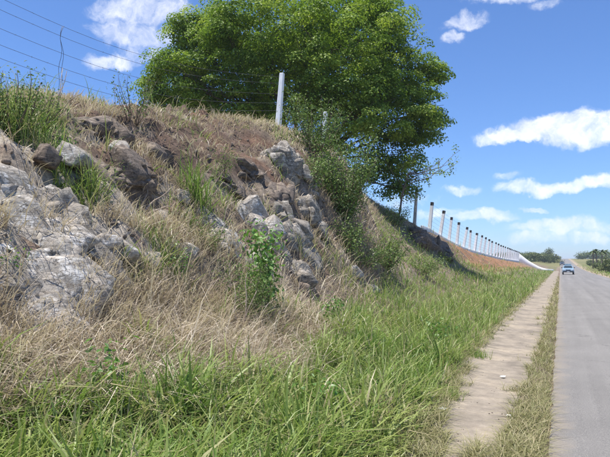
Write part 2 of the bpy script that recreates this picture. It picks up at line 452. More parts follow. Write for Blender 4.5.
def height(x, y):
    x = np.asarray(x, float).ravel(); y = np.asarray(y, float).ravel()
    z = base_z(x, y)
    p = np.stack([x, y, 0.6 * z], 1)
    near = (x > -30) & (x < 1) & (y > -14) & (y < 200)
    dz = np.zeros_like(z)
    q = p[near]
    rm = rough_mask(x[near], y[near])
    r1 = fbm(q * [.75, .75, .9], 5, .55, True)
    r2 = fbm(q * 2.6 + 40, 4, .55, True)
    soft = fbm(q * .9 + 11, 3)
    foot = sstep(x[near], -.9, -2.2)
    lime = np.round(r1 * 4) / 4                       # broken ledges
    wq = np.stack([q[:, 0] + .25 * perlin(q * 1.3), q[:, 1] + .25 * perlin(q * 1.3 + 50)], 1)
    blk = .6 * worley2(wq, .85, 3) + .4 * worley2(wq, .33, 9)
    dz[near] = rm * (.24 * (.55 * r1 + .45 * lime) + .10 * r2 + .22 * blk * sstep(fbm(q * .4 + 90, 2), -.35, .15)) + foot * .07 * soft
    far = fbm(np.stack([x, y, x * 0], 1) * .02, 3)
    dz += np.where((np.abs(x) > 12), 1, 0) * .35 * far * sstep(np.abs(x), 12, 40) * sstep(y, 20, 60)
    dz -= .75 * np.exp(-(((x + 6.12) / .30) ** 2 + ((y - 6.10) / .36) ** 2) ** 2)       # hollow under two loose stones
    dz -= .45 * np.exp(-(((x + 6.2) / .35) ** 2 + ((y - 7.9) / .5) ** 2) ** 2) + .4 * np.exp(-(((x + 6.9) / .4) ** 2 + ((y - 9.6) / .6) ** 2) ** 2)
    return z + dz - sstep(x, -.32, -.12) * (1 - sstep(x, 5.5, 5.9)) * .06
xs = np.concatenate([-np.geomspace(4000, 45, 26), np.linspace(-42, -13, 24), np.arange(-12.4, -1.0, .07), np.arange(-1.0, 0.2, .12), np.linspace(.6, 7, 12), np.geomspace(8, 4000, 36)])
ys = np.concatenate([np.linspace(-60, 1, 30), np.arange(1.2, 26, .08), np.arange(26, 50, .16), np.arange(50, 110, .8), np.geomspace(111, 5000, 70)])
XX, YY = np.meshgrid(xs, ys)
ZZ = height(XX, YY).reshape(XX.shape)
nx, ny = len(xs), len(ys)
def surf(x, y):
    """height of the built ground mesh"""
    x = np.atleast_1d(np.asarray(x, float)); y = np.atleast_1d(np.asarray(y, float))
    i = np.clip(np.searchsorted(xs, x) - 1, 0, nx - 2); j = np.clip(np.searchsorted(ys, y) - 1, 0, ny - 2)
    a = np.clip((x - xs[i]) / (xs[i + 1] - xs[i]), 0, 1); b = np.clip((y - ys[j]) / (ys[j + 1] - ys[j]), 0, 1)
    return (ZZ[j, i] * (1 - a) + ZZ[j, i + 1] * a) * (1 - b) + (ZZ[j + 1, i] * (1 - a) + ZZ[j + 1, i + 1] * a) * b
def S(x, y): return float(surf(x, y)[0])
def hit(u, v, lo=2.0, hi=300):
    d = np.array(ray(u, v)); t = np.geomspace(lo, hi, 5000)
    p = np.array([0, 0, EYE]) + t[:, None] * d
    k = np.argmax(p[:, 2] <= surf(p[:, 0], p[:, 1]))
    return p[k] if k else None
# soil colours (what the earth is made of, place by place)
px, py, pz = XX.ravel(), YY.ravel(), ZZ.ravel()
P3 = np.stack([px, py, pz], 1)
def C(r, g, b): return np.array([r, g, b])
soil = np.tile(C(.20, .158, .122), (len(px), 1))
n_a = fbm(P3 * .55, 4); n_b = fbm(P3 * 1.7 + 9, 4); n_c = fbm(P3 * .02, 3)
def lay(c, k): global soil; soil = soil * (1 - k[:, None]) + c * k[:, None]
lay(C(.30, .25, .195), sstep(n_a, -.1, .3) * .7)
lay(C(.17, .115, .08), sstep(n_b, .05, .35) * .6)
rm = rough_mask(px, py)
lay(C(.42, .37, .305), rm * sstep(n_b, .12, .3) * sstep(py, 30, 22) * .9)                # bare rock
lay(C(.42, .37, .305), rm * sstep(py, 9.5, 7.5) * sstep(px, -8.2, -7.2) * sstep(n_a, -.35, .0))
lay(C(.13, .09, .07), sstep(py, 6.6, 7.6) * sstep(py, 17, 13) * sstep(px, -10.8, -10) * sstep(px, -6.0, -6.9) * sstep(n_b, -.45, .0) * .95)
lay(C(.21, .125, .085), rm * sstep(fbm(P3 * .9 + 70, 3), .12, .35) * sstep(py, 24, 18) * .7)   # red clay
clay = rm * sstep(py, 42, 52) * sstep(px, -5.0, -6.0)
lay(C(.40, .20, .095), np.clip(clay * 2.2, 0, 1) * sstep(n_a, -.45, .1))
lay(C(.13, .15, .055), sstep(px, -4.2, -3.0) * sstep(px, -.9, -1.2) * .6 + 0 * px)      # turf under the green strip
grassy = np.clip(sstep(px, 6.3, 9.5) + sstep(px, -11, -16) + sstep(py, 190, 260), 0, 1)
lay(C(.20, .19, .085), grassy)
lay(C(.11, .13, .05), grassy * sstep(n_c, -.1, .25) * .8)
lay(C(.34, .28, .21), sstep(px, 5.1, 5.6) * (1 - sstep(px, 6.2, 8.0)))
jj, ii = np.meshgrid(np.arange(ny - 1), np.arange(nx - 1), indexing='ij')
k0 = jj * nx + ii
quads = np.stack([k0, k0 + 1, k0 + nx + 1, k0 + nx], -1).reshape(-1, 4)
ground = link('ground', np_mesh('ground', np.stack([px, py, pz], 1), quads, colour=soil, smooth=True), M['ground'])
tag(ground, kind='structure')

# road: one sheet with slightly crumbling left edge
ry = np.concatenate([np.linspace(-40, 2, 20), np.arange(2.3, 60, .25), np.arange(60, 120, 2), np.geomspace(122, 1500, 60)])
ed = -.14 + .06 * fbm(np.stack([ry * 1.1, ry * 0, ry * 0], 1), 4) + .03 * perlin(np.stack([ry * 4, ry * 0, ry * 0], 1))
cols_ = [ed, np.full_like(ry, .8), np.full_like(ry, 2.7), np.full_like(ry, 4.6), np.full_like(ry, 5.45) + .06 * fbm(np.stack([ry * .7 + 50, ry * 0, ry * 0], 1), 3)]
rz = [road_z(ry) - .03, road_z(ry) + .015, road_z(ry) + .04, road_z(ry) + .015, road_z(ry) - .03]
rv = np.stack([np.stack([c, ry, z], 1) for c, z in zip(cols_, rz)], 1)
n5 = 5
q = [[j * n5 + i, j * n5 + i + 1, (j + 1) * n5 + i + 1, (j + 1) * n5 + i] for j in range(len(ry) - 1) for i in range(n5 - 1)]
road = link('road', np_mesh('road', rv.reshape(-1, 3), q, smooth=True), M['asphalt']); tag(road, kind='structure')

# path beside it
yy = np.concatenate([np.linspace(-20, 2, 14), np.arange(2.2, 60, .12), np.geomspace(60, 150, 40)])
def path_l(y): return -np.interp(y, [0, 4.5, 7, 10, 16, 40, 150], [1.16, 1.18, 1.30, 1.50, 1.55, 1.5, 1.4]) + .20 * fbm(np.stack([np.asarray(y) * .8, np.asarray(y) * 0, np.asarray(y) * 0], 1), 4)
def path_r(y): return -np.interp(y, [0, 5, 9, 15, 40, 150], [.55, .57, .50, .44, .42, .4]) + .07 * fbm(np.stack([np.asarray(y) * .9 + 30, np.asarray(y) * 0, np.asarray(y) * 0], 1), 4)
L_, R_ = path_l(yy), path_r(yy)
pv = []
for k in range(7):
    x = L_ + (R_ - L_) * k / 6
    pv.append(np.stack([x, yy, surf(x, yy) + .012 + .006 * (k in (0, 6)) * -1], 1))
pv = np.stack(pv, 1)
q = [[j * 7 + i, j * 7 + i + 1, (j + 1) * 7 + i + 1, (j + 1) * 7 + i] for j in range(len(yy) - 1) for i in range(6)]
path = link('path', np_mesh('path', pv.reshape(-1, 3), q, smooth=True), M['path']); tag(path, kind='structure')

# ------------------------------------------------------------------ rocks
_ico = {}
def ico(k):
    if k not in _ico:
        bm = bmesh.new(); bmesh.ops.create_icosphere(bm, subdivisions=k, radius=1)
        _ico[k] = (np.array([v.co[:] for v in bm.verts]), np.array([[v.index for v in f.verts] for f in bm.faces]))
        bm.free()
    return _ico[k]
footprints = []
def hull_block(r, npt, level):
    """one angular block: hull of points mostly on the faces of a box, edges split so it can be roughened"""
    p = r.uniform(-1, 1, (npt, 3))
    ax = r.integers(0, 3, npt); sg = r.choice([-1.0, 1.0], npt)
    p[np.arange(npt), ax] = sg * r.uniform(.72, 1.0, npt)
    p /= np.maximum(1, np.linalg.norm(p, axis=1) / 1.22)[:, None]
    bm = bmesh.new()
    for q in p: bm.verts.new(q)
    res = bmesh.ops.convex_hull(bm, input=list(bm.verts))
    junk = list({g for g in res['geom_interior'] + res['geom_unused'] if isinstance(g, bmesh.types.BMVert) and g.is_valid})
    if junk: bmesh.ops.delete(bm, geom=junk, context='VERTS')
    bmesh.ops.recalc_face_normals(bm, faces=list(bm.faces))
    bmesh.ops.triangulate(bm, faces=list(bm.faces))
    if level: bmesh.ops.subdivide_edges(bm, edges=list(bm.edges), cuts=level, use_grid_fill=True)
    bmesh.ops.triangulate(bm, faces=list(bm.faces))
    bm.verts.index_update(); bm.normal_update()
    v = np.array([x.co[:] for x in bm.verts]); n = np.array([x.normal[:] for x in bm.verts]); f = np.array([[x.index for x in q.verts] for q in bm.faces])
    bm.free()
    return v, n, f
def rock_mesh(seed, size, k=6, cuts=20, rough=1.0, lo=.5, hi=.9):
    """a mass of angular blocks broken along one bedding direction"""
    r = np.random.default_rng(seed)
    size = np.array(size, float); s = size.mean()
    nb = 1 if k <= 5 else int(np.clip((34 if k > 6 else 26) * s, 9, 26))
    V_, F_, base = [], [], 0
    for b_ in range(nb):
        big = b_ == 0
        v, nrm, f = hull_block(r, 26 if big else 16, (5 if big else 3) if k > 6 else 3)
        if nb == 1: sz, c = size, np.zeros(3)
        elif big: sz, c = size * .92, np.zeros(3)
        else:
            sz = size * r.uniform(.22, .58, 3) * [1.0, 1.2, 1.0]
            d = r.normal(size=3); d[0] = abs(d[0]) * 1.2; d /= np.linalg.norm(d)
            c = d * size * r.uniform(.40, .72)
        off = r.uniform(0, 100, 3)
        v = v * sz
        nrm = nrm / sz; nrm /= np.linalg.norm(nrm, axis=1)[:, None] + 1e-9
        st = (v + c) @ np.array([.25, .1, .96])
        step = perlin(np.stack([st * 9, v[:, 0] * 1.2, v[:, 1] * 1.2], 1) + off)
        v = v + nrm * (.020 * s ** .7 * np.round(step * 2.5) / 2.5 + .026 * s ** .7 * (fbm(v * 4.5 + off, 3, .6, True) - .3) + .010 * fbm(v * 17 + off, 2))[:, None] * rough
        a = r.normal(size=3) * .20
        v = v @ np.array(Matrix.Rotation(a[0], 3, 'X') @ Matrix.Rotation(a[1], 3, 'Y') @ Matrix.Rotation(a[2], 3, 'Z')).T + c
        V_.append(v); F_.append(f + base); base += len(v)
    return np.concatenate(V_), np.concatenate(F_)
def rock(name, seed, size, loc, rot, m, parent=None, k=6, rough=1.0, cuts=20, flat=False, **kw):
    v, f = rock_mesh(seed, size, k, cuts, rough, **kw)
    Rm = np.array((Matrix.Rotation(rot[2], 3, 'Z') @ Matrix.Rotation(rot[1], 3, 'Y') @ Matrix.Rotation(rot[0], 3, 'X')))
    v = v @ Rm.T
    me = np_mesh(name, v, None, f, smooth=not flat)
    o = link(name, me, m, parent)
    o.location = loc
    wl = np.array(loc) + (np.array(parent.location) if parent is not None else 0)
    footprints.append((wl[0], wl[1], max(size[0], size[1]) * .75))
    return o
def outcrop(name, label, anchor, pieces, cat='rock'):
    """bedrock that hangs together: an empty with its blocks as parts; pieces are (part, (u,v), sink, size, rot, material, seed)"""
    a = hit(*anchor)
    e = empty(name, a, label, cat)
    for part, uv, push, size, rot, m, seed in pieces:
        p = hit(*uv)
        # sink the block into the bank along the inward direction
        p = p + np.array([-.55, .1, -.35]) * (push + (.14 if 8 < p[1] < 30 else 0))
        rock(part, seed, size, tuple(p - a), tuple(R(x) for x in rot), M[m], e, k=7 if part in ('slab', 'boulder') else 6)
    return e

outcrop('rock_outcrop', 'large grey rock slabs sloping down the bank at the far left edge', (50, 300), [
    ('slab', (70, 225), .30, (.34, .52, .95), (20, -36, -14), 'rock', 11),
    ('slab', (92, 262), .25, (.26, .42, .70), (26, -34, -8), 'rock', 18),
    ('slab', (52, 262), .35, (.34, .60, 1.0), (18, -40, -20), 'rock_pale', 12),
    ('slab', (18, 222), .35, (.34, .65, 1.0), (16, -42, -16), 'rock_pale', 13),
    ('slab', (30, 295), .30, (.30, .55, .85), (16, -40, -12), 'rock_pale', 19),
    ('block', (6, 280), .25, (.30, .45, .50), (16, -36, -10), 'rock', 14),
    ('block', (50, 325), .20, (.26, .45, .50), (18, -38, -12), 'rock_pale', 15),
    ('block', (10, 190), .30, (.32, .50, .55), (16, -40, -10), 'rock_pale', 16),
    ('block', (66, 300), .25, (.26, .42, .50), (22, -36, -8), 'rock_pale', 17)])
outcrop('rock_outcrop', 'big rough grey boulder outcrop in the middle of the bank behind the bright sapling', (270, 285), [
    ('boulder', (293, 238), .45, (.70, .85, 1.20), (14, -22, 12), 'rock', 21),
    ('boulder', (262, 228), .45, (.60, .75, 1.00), (10, -26, 8), 'rock_pale', 22),
    ('block', (230, 245), .30, (.42, .55, .60), (18, -30, 6), 'rock_pale', 23),
    ('block', (304, 278), .35, (.50, .60, .60), (14, -25, 20), 'rock', 24),
    ('block', (212, 222), .30, (.42, .60, .55), (16, -34, 0), 'rock', 25),
    ('block', (258, 270), .30, (.42, .55, .65), (12, -28, 10), 'rock_pale', 26),
    ('block', (280, 200), .35, (.55, .75, .55), (18, -30, 8), 'rock_brown', 27),
    ('block', (312, 215), .40, (.50, .70, .80), (14, -24, 20), 'rock', 28)])
outcrop('rock_outcrop', 'dark jagged crag on the hilltop just below the tall white post', (285, 165), [
    ('crag', (290, 162), .35, (.60, .80, .80), (14, -25, 20), 'rock', 31),
    ('crag', (306, 178), .35, (.55, .70, .70), (10, -25, 10), 'rock', 32),
    ('ledge', (252, 165), .30, (.55, .95, .22), (6, 22, 20), 'rock_brown', 33),
    ('ledge', (232, 178), .30, (.55, .85, .20), (2, 25, 35), 'rock_brown', 34),
    ('ledge', (262, 185), .30, (.40, .80, .24), (6, 20, 10), 'rock_brown', 35)])
outcrop('rock_outcrop', 'rubbly brown earth and rock ledge below the skyline at upper left', (110, 160), [
    ('ledge', (95, 128), .20, (.45, .85, .42), (0, 25, 10), 'rock_brown', 41),
    ('ledge', (122, 138), .20, (.45, .65, .40), (5, 25, 30), 'rock_brown', 42),
    ('ledge', (135, 165), .20, (.48, .70, .38), (0, 28, 20), 'rock_brown', 43),
    ('ledge', (105, 172), .25, (.35, .55, .26), (0, 25, 0), 'rock_brown', 44),
    ('block', (150, 180), .22, (.34, .40, .32), (9, 15, 50), 'rock_brown', 45),
    ('ledge', (165, 150), .25, (.35, .70, .25), (0, 22, 20), 'rock_brown', 46)])
outcrop('rock_outcrop', 'shaded dark cut in the bank under the first black tipped post', (428, 250), [
    ('crag', (428, 246), .5, (.9, 1.5, .9), (0, 25, 10), 'rock_brown', 51),
    ('crag', (416, 238), .45, (.8, 1.4, .9), (0, -25, 30), 'rock_brown', 52),
    ('crag', (441, 252), .40, (.8, 1.8, .9), (0, -25, 10), 'rock_brown', 53)])
def stone(uv, size, rot, seed, m, label, push=.12, k=5):
    p = hit(*uv) + np.array([-.3, 0, -.3]) * push
    o = rock('stone', seed, size, tuple(p), tuple(R(x) for x in rot), M[m], None, k=k)
    return tag(o, label, 'stone', 'loose stones on the bank')
stone((67, 166), (.24, .27, .17), (10, 25, 30), 61, 'rock_pale', 'larger of two loose stones overhanging a dark hollow above the grey slabs', -.4)
stone((42, 163), (.18, .22, .16), (0, 20, 70), 62, 'rock_brown', 'rounded brown stone left of the dark hollow above the grey slabs', -.3)
stone((120, 148), (.20, .26, .15), (20, 30, 20), 63, 'rock_pale', 'white pointed stone lying on the brown ledge near the skyline')
stone((108, 246), (.20, .34, .16), (0, 25, 30), 64, 'rock_pale', 'pale flat stone just right of the pointed grey slab')
stone((130, 252), (.22, .36, .16), (5, 20, 20), 65, 'rock_pale', 'long whitish stone in the row right of the grey slabs, the middle one')
stone((152, 258), (.18, .28, .15), (0, 25, 45), 66, 'rock_pale', 'whitish stone at the right end of the pale row above the dry grass')
stone((163, 222), (.24, .26, .22), (0, 15, 45), 67, 'rock_pale', 'squarish grey stone half sunk among straw above the pale stone row')
stone((188, 252), (.20, .26, .17), (0, 15, 15), 68, 'rock_pale', 'pale stone in dry grass left of the big boulder outcrop')
stone((184, 197), (.18, .20, .17), (0, 15, 15), 69, 'rock', 'small grey stone beside the tall green grass tuft on the upper slope')
stone((355, 273), (.26, .30, .22), (0, 15, 15), 70, 'rock_pale', 'pale stone on the grassy slope right of the boulder outcrop')
stone((372, 290), (.20, .26, .16), (0, 15, 60), 71, 'rock', 'small grey stone in grass below and right of the boulder outcrop')
stone((305, 290), (.22, .30, .24), (0, 10, 10), 72, 'rock_brown', 'brownish stone at the foot of the boulder outcrop')
# rubble too small to count
vs, fs, base = [], [], 0
iv, jf = ico(2)
pos = []
while len(pos) < 620:
    u, v = rng.uniform(0, 420), rng.uniform(110, 310)
    p = hit(u, v) if v > 100 else None
    if p is None or p[1] > 40 or p[0] > -4.6: 
        pos.append(None); continue
    pos.append(p)
for p in pos:
    if p is None: continue
    s = rng.uniform(.015, .06) * rng.uniform(.5, 1.3)
    vv = iv.copy()
    for _ in range(6):
        nn = rng.normal(size=3); nn /= np.linalg.norm(nn); vv -= np.maximum(0, vv @ nn - rng.uniform(.3, .7))[:, None] * nn
    vv = vv * (s * rng.uniform(.6, 1.3, 3))
    th = rng.uniform(0, 6.28); c_, s_ = math.cos(th), math.sin(th)
    vv = vv @ np.array([[c_, -s_, 0], [s_, c_, 0], [0, 0, 1]])
    vs.append(vv + [p[0], p[1], S(p[0], p[1]) + s * .05]); fs.append(jf + base); base += len(iv)
for k_ in range(200):
    y_ = math.exp(rng.uniform(math.log(3.2), math.log(30))); l_, r_e = float(path_l(np.array([y_]))[0]), float(path_r(np.array([y_]))[0])
    x_ = rng.uniform(l_ - .05, r_e + .05)
    vv = iv.copy()
    for _ in range(5):
        nn = rng.normal(size=3); nn /= np.linalg.norm(nn); vv -= np.maximum(0, vv @ nn - rng.uniform(.3, .7))[:, None] * nn
    s_ = rng.uniform(.003, .010)
    vs.append(vv * (s_ * rng.uniform(.6, 1.3, 3)) + [x_, y_, S(x_, y_) + .014]); fs.append(jf + base); base += len(iv)
rub = link('rubble', np_mesh('rubble', np.concatenate(vs), None, np.concatenate(fs)), M['rock_brown']); tag(rub, 'small broken stones strewn over the bank', None, None, 'stuff')

# ------------------------------------------------------------------ grass
def blades_mesh(name, roots, h, wd, az, bend, tint, segs=3, droop=0.35, down=None):
    n = len(roots)
    t = np.linspace(0, 1, segs + 1)
    dirv = np.stack([np.cos(az), np.sin(az), np.zeros(n)], 1)
    side = np.stack([-np.sin(az), np.cos(az), np.zeros(n)], 1)
    tw = rng.uniform(-.9, .9, n)
    side = side * np.cos(tw)[:, None] + dirv * np.sin(tw)[:, None]
    hz = h[:, None] * bend[:, None] * (.25 * t + .75 * t ** 2)
    vz = h[:, None] * (t - droop * bend[:, None] * t ** 2.4)
    cen = roots[:, None] + dirv[:, None] * hz[..., None]
    cen[..., 2] += vz
    wt = wd[:, None] * np.array([.75, 1.0, .72, .0][:segs + 1] if segs == 3 else np.linspace(1, 0, segs + 1))
    V = np.empty((n, 2 * segs + 1, 3))
    for k in range(segs):
        V[:, 2 * k] = cen[:, k] - side * wt[:, k:k + 1] / 2
        V[:, 2 * k + 1] = cen[:, k] + side * wt[:, k:k + 1] / 2
    V[:, 2 * segs] = cen[:, segs]
    b = (np.arange(n) * (2 * segs + 1))[:, None]
    Q = np.concatenate([b + np.array([[2 * k, 2 * k + 1, 2 * k + 3, 2 * k + 2]]) for k in range(segs - 1)], 0)
    T = b + np.array([[2 * segs - 2, 2 * segs - 1, 2 * segs]])
    return np_mesh(name, V.reshape(-1, 3), Q, T, tint=np.repeat(tint, 2 * segs + 1))
def polar(n, r0, r1, a0=-14, a1=68):
    r = np.exp(rng.uniform(np.log(r0), np.log(r1), n)); a = R(1) * rng.uniform(a0, a1, n)
    return np.stack([-np.sin(a) * r, np.cos(a) * r], 1), r
def clumped(n, r0, r1, per, spread, **kw):
    c, r = polar(max(1, n // per), r0, r1, **kw)
    c = np.repeat(c, per, 0); r = np.repeat(r, per)
    cid = np.repeat(np.arange(len(c) // per), per)
    off = rng.normal(size=c.shape)
    return c + off * (spread * np.clip(r / 8, .6, 6))[:, None], r, cid, np.arctan2(off[:, 1], off[:, 0])
def in_rock(p):
    k = np.zeros(len(p), bool)
    for fx, fy, fr in footprints: k |= (p[:, 0] - fx) ** 2 + (p[:, 1] - fy) ** 2 < (fr * (.78 if fy < 7.5 else .5)) ** 2
    return k
def green_edge(y):
    return np.interp(y, [0, 2.5, 4, 6, 9, 12, 15, 19, 23, 30, 45, 80, 150], [-4.0, -3.9, -3.5, -3.1, -3.4, -4.1, -4.7, -5.2, -7.4, -8.4, -6.6, -6.2, -6.0])
def n2(p, s, off=0, octv=3): return fbm(np.stack([p[:, 0] * s + off, p[:, 1] * s, np.zeros(len(p)) + off], 1), octv)

# green strip
p, r, cid, fan = clumped(340000, 2.0, 150, 12, .085)
y = p[:, 1]
edge = green_edge(y) + .55 * n2(p, .7)
keep = (p[:, 0] > edge) & (p[:, 0] < path_l(y) - .02 + .08 * n2(p, 2.0, 5)) & (y > 1.2) & ~in_rock(p)
stray = (p[:, 0] <= edge) & (p[:, 0] > -9.5) & (n2(p, .9, 33) > .16) & (rng.random(len(p)) < .6) & (y > 1.2) & ~in_rock(p)
ks = keep | stray
p, r, cid, y, edge, fan = p[ks], r[ks], cid[ks], y[ks], edge[ks], fan[ks]
n = len(p)
ck = rng.random(cid.max() + 1)[cid]
fr = sstep(p[:, 0], -1.75, -1.15)                      # low and thin at the path
far = np.clip(r / 16, 1, 7)
hgt = (rng.uniform(.20, .60, n) * (.45 + .95 * ck ** 1.5 + .75 * n2(p, .9, 61))) * (1 - .62 * fr) * np.interp(y, [0, 8, 25, 60], [1.0, .95, .85, 1.0])
cw_ = rng.random(cid.max() + 1)[cid]
hgt *= np.interp(r, [3, 7, 14, 30], [.95, 1.05, 1.15, 1.2])
wid = rng.uniform(.008, .026, n) * np.interp(r, [5, 14], [1, .72]) * far ** .75 * (.55 + 1.2 * cw_ ** 2) * (1 - .35 * fr)
tint = np.clip(.18 + .35 * ck + .25 * rng.random(n) + .25 * n2(p, .5, 12) + .25 * fr, 0, .8)
dead = rng.random(n) < .13 + .25 * (n2(p, 1.0, 44) > .15)
tint[dead] = rng.uniform(.85, 1.0, dead.sum())
roots = np.column_stack([p, surf(p[:, 0], p[:, 1]) - .02])
az = fan + rng.normal(size=n) * .7
g = link('grass', blades_mesh('grass', roots, hgt, wid, az, rng.uniform(.15, 1.25, n), tint, 3, .45), M['grass'])
tag(g, 'tall bright green grass along the foot of the bank', None, None, 'stuff')

# dry grass on the slope
p, r, cid, fan = clumped(330000, 2.6, 60, 14, .10, a0=-2)
y = p[:, 1]
edge = green_edge(y) + .6 * n2(p, .7)
zone = sstep(p[:, 0], edge + .5, edge - .5)
mid = sstep(p[:, 0], -6.6, -5.2)
top = sstep(p[:, 0], -7.6, -8.6)
dens_ = zone * (1 - .62 * sstep(y, 9.3, 10.2) * sstep(y, 15.5, 13.5) * sstep(p[:, 0], -10.4, -9.7)) * np.clip(mid * (1 + .5 * n2(p, 1.1, 27)) + 1.0 * top + .46 + .9 * n2(p, .8, 21) - .5 * sstep(y, 8.5, 6.5) * sstep(p[:, 0], -4.1, -4.7), 0, 1) * np.where(y > 40, .25, 1)
keep = (rng.random(len(p)) < dens_) & (p[:, 0] > -11.2) & (y > 1) & (~in_rock(p) | (rng.random(len(p)) < .10))
p, r, cid, y = p[keep], r[keep], cid[keep], y[keep]; keep_ = keep
n = len(p); ck = rng.random(cid.max() + 1)[cid]
mid = sstep(p[:, 0], -6.6, -5.0)
hgt = rng.uniform(.22, .60, n) * (.55 + .6 * ck) * (.62 + .5 * mid)
hgt = np.where(rng.random(n) < .035, hgt * rng.uniform(1.4, 2.1, n), hgt)
wid = rng.uniform(.004, .0125, n) * np.clip(r / 8, 1, 5) ** .8
tint = np.clip(.12 + .55 * ck ** 1.5 + .40 * rng.random(n) + .55 * n2(p, .7, 50), 0, 1)
az = np.where(rng.random(n) < .55, rng.normal(-.2, .9, n), fan[keep_])     # most stems lean downhill
roots = np.column_stack([p, surf(p[:, 0], p[:, 1]) - .02])
g = link('dry_grass', blades_mesh('dry_grass', roots, hgt, wid, az, rng.uniform(.3, 1.25, n), tint, 3, .55), M['dry'])
tag(g, 'tangled straw coloured dead grass on the slope', None, None, 'stuff')

# sparse dry-green verge between path and asphalt, and the far verge
p, r, cid, fan = clumped(170000, 2.6, 90, 10, .04, a0=-6, a1=14)
y = p[:, 1]
ok = (p[:, 0] > path_r(y) - .02 + .05 * n2(p, 3, 3)) & (p[:, 0] < -.165 + .07 * n2(p, 1.2, 8)) & (n2(p, .9, 77) > -.55)
pl = path_l(y)
ok |= (p[:, 0] < pl + .12) & (p[:, 0] > pl - .18) & (rng.random(len(p)) < .8)
ok |= (p[:, 0] > pl) & (p[:, 0] < path_r(y)) & (n2(p, 1.6, 91) > .16) & (np.minimum(p[:, 0] - pl, path_r(y) - p[:, 0]) < .24)
p, r, cid = p[ok], r[ok], cid[ok]; n = len(p); ck = rng.random(cid.max() + 1)[cid]
hgt = rng.uniform(.06, .22, n) * (.6 + 1.0 * ck + .5 * n2(p, 1.4, 15))
g = link('verge_grass', blades_mesh('verge_grass', np.column_stack([p, surf(p[:, 0], p[:, 1]) - .01]), hgt, rng.uniform(.004, .008, n) * np.clip(r / 10, 1, 4),
     rng.uniform(0, 6.283, n), rng.uniform(.5, 1.5, n), np.clip(.5 * ck + .5 * rng.random(n), 0, 1), 3, .5), M['verge'])
tag(g, 'short parched grass between the path and the asphalt', None, None, 'stuff')
p, r = polar(24000, 30, 260, a0=-18, a1=0)
ok = (p[:, 0] > 5.7 + .4 * n2(p, .2)) & (p[:, 0] < 40)
p, r = p[ok], r[ok]; n = len(p)
tint = np.clip(.35 + .5 * n2(p, .15, 5) + .3 * rng.random(n) + .3 * sstep(p[:, 0], 9, 6), 0, 1)
g = link('roadside_grass', blades_mesh('roadside_grass', np.column_stack([p, surf(p[:, 0], p[:, 1]) - .02]), rng.uniform(.15, .5, n), .012 * np.clip(r / 12, 1, 9),
     rng.uniform(0, 6.283, n), rng.uniform(.2, 1, n), tint, 3, .4), M['grass'])
tag(g, 'grass and weeds on the far side of the road', None, None, 'stuff')

# ------------------------------------------------------------------ leaves
def leaves_mesh(name, cen, size, nrm, tint, aspect=.5):
    n = len(cen)
    nrm = nrm / (np.linalg.norm(nrm, axis=1)[:, None] + 1e-9)
    a = np.cross(nrm, rng.normal(size=(n, 3))); a /= np.linalg.norm(a, axis=1)[:, None] + 1e-9
    b = np.cross(nrm, a)
    s = size[:, None]
    V = np.stack([cen - a * s * .5, cen + b * s * aspect * .5 + nrm * s * .10, cen + a * s * .5 - nrm * s * .05, cen - b * s * aspect * .5 + nrm * s * .10], 1)
    k = (np.arange(n) * 4)[:, None]
    T = np.concatenate([k + np.array([[0, 2, 1]]), k + np.array([[0, 3, 2]])], 0)
    return np_mesh(name, V.reshape(-1, 3), None, T, tint=np.repeat(tint, 4))
def bent(a, b, n, wob, r):
    a, b = np.array(a, float), np.array(b, float)
    t = np.linspace(0, 1, n)[:, None]
    p = a + (b - a) * t
    L = np.linalg.norm(b - a)
    for k in range(3):
        off = r.normal(size=3) * wob * L / (k + 1)
        p = p + np.sin(np.pi * (k + 1) * t) * off * .5
    return p

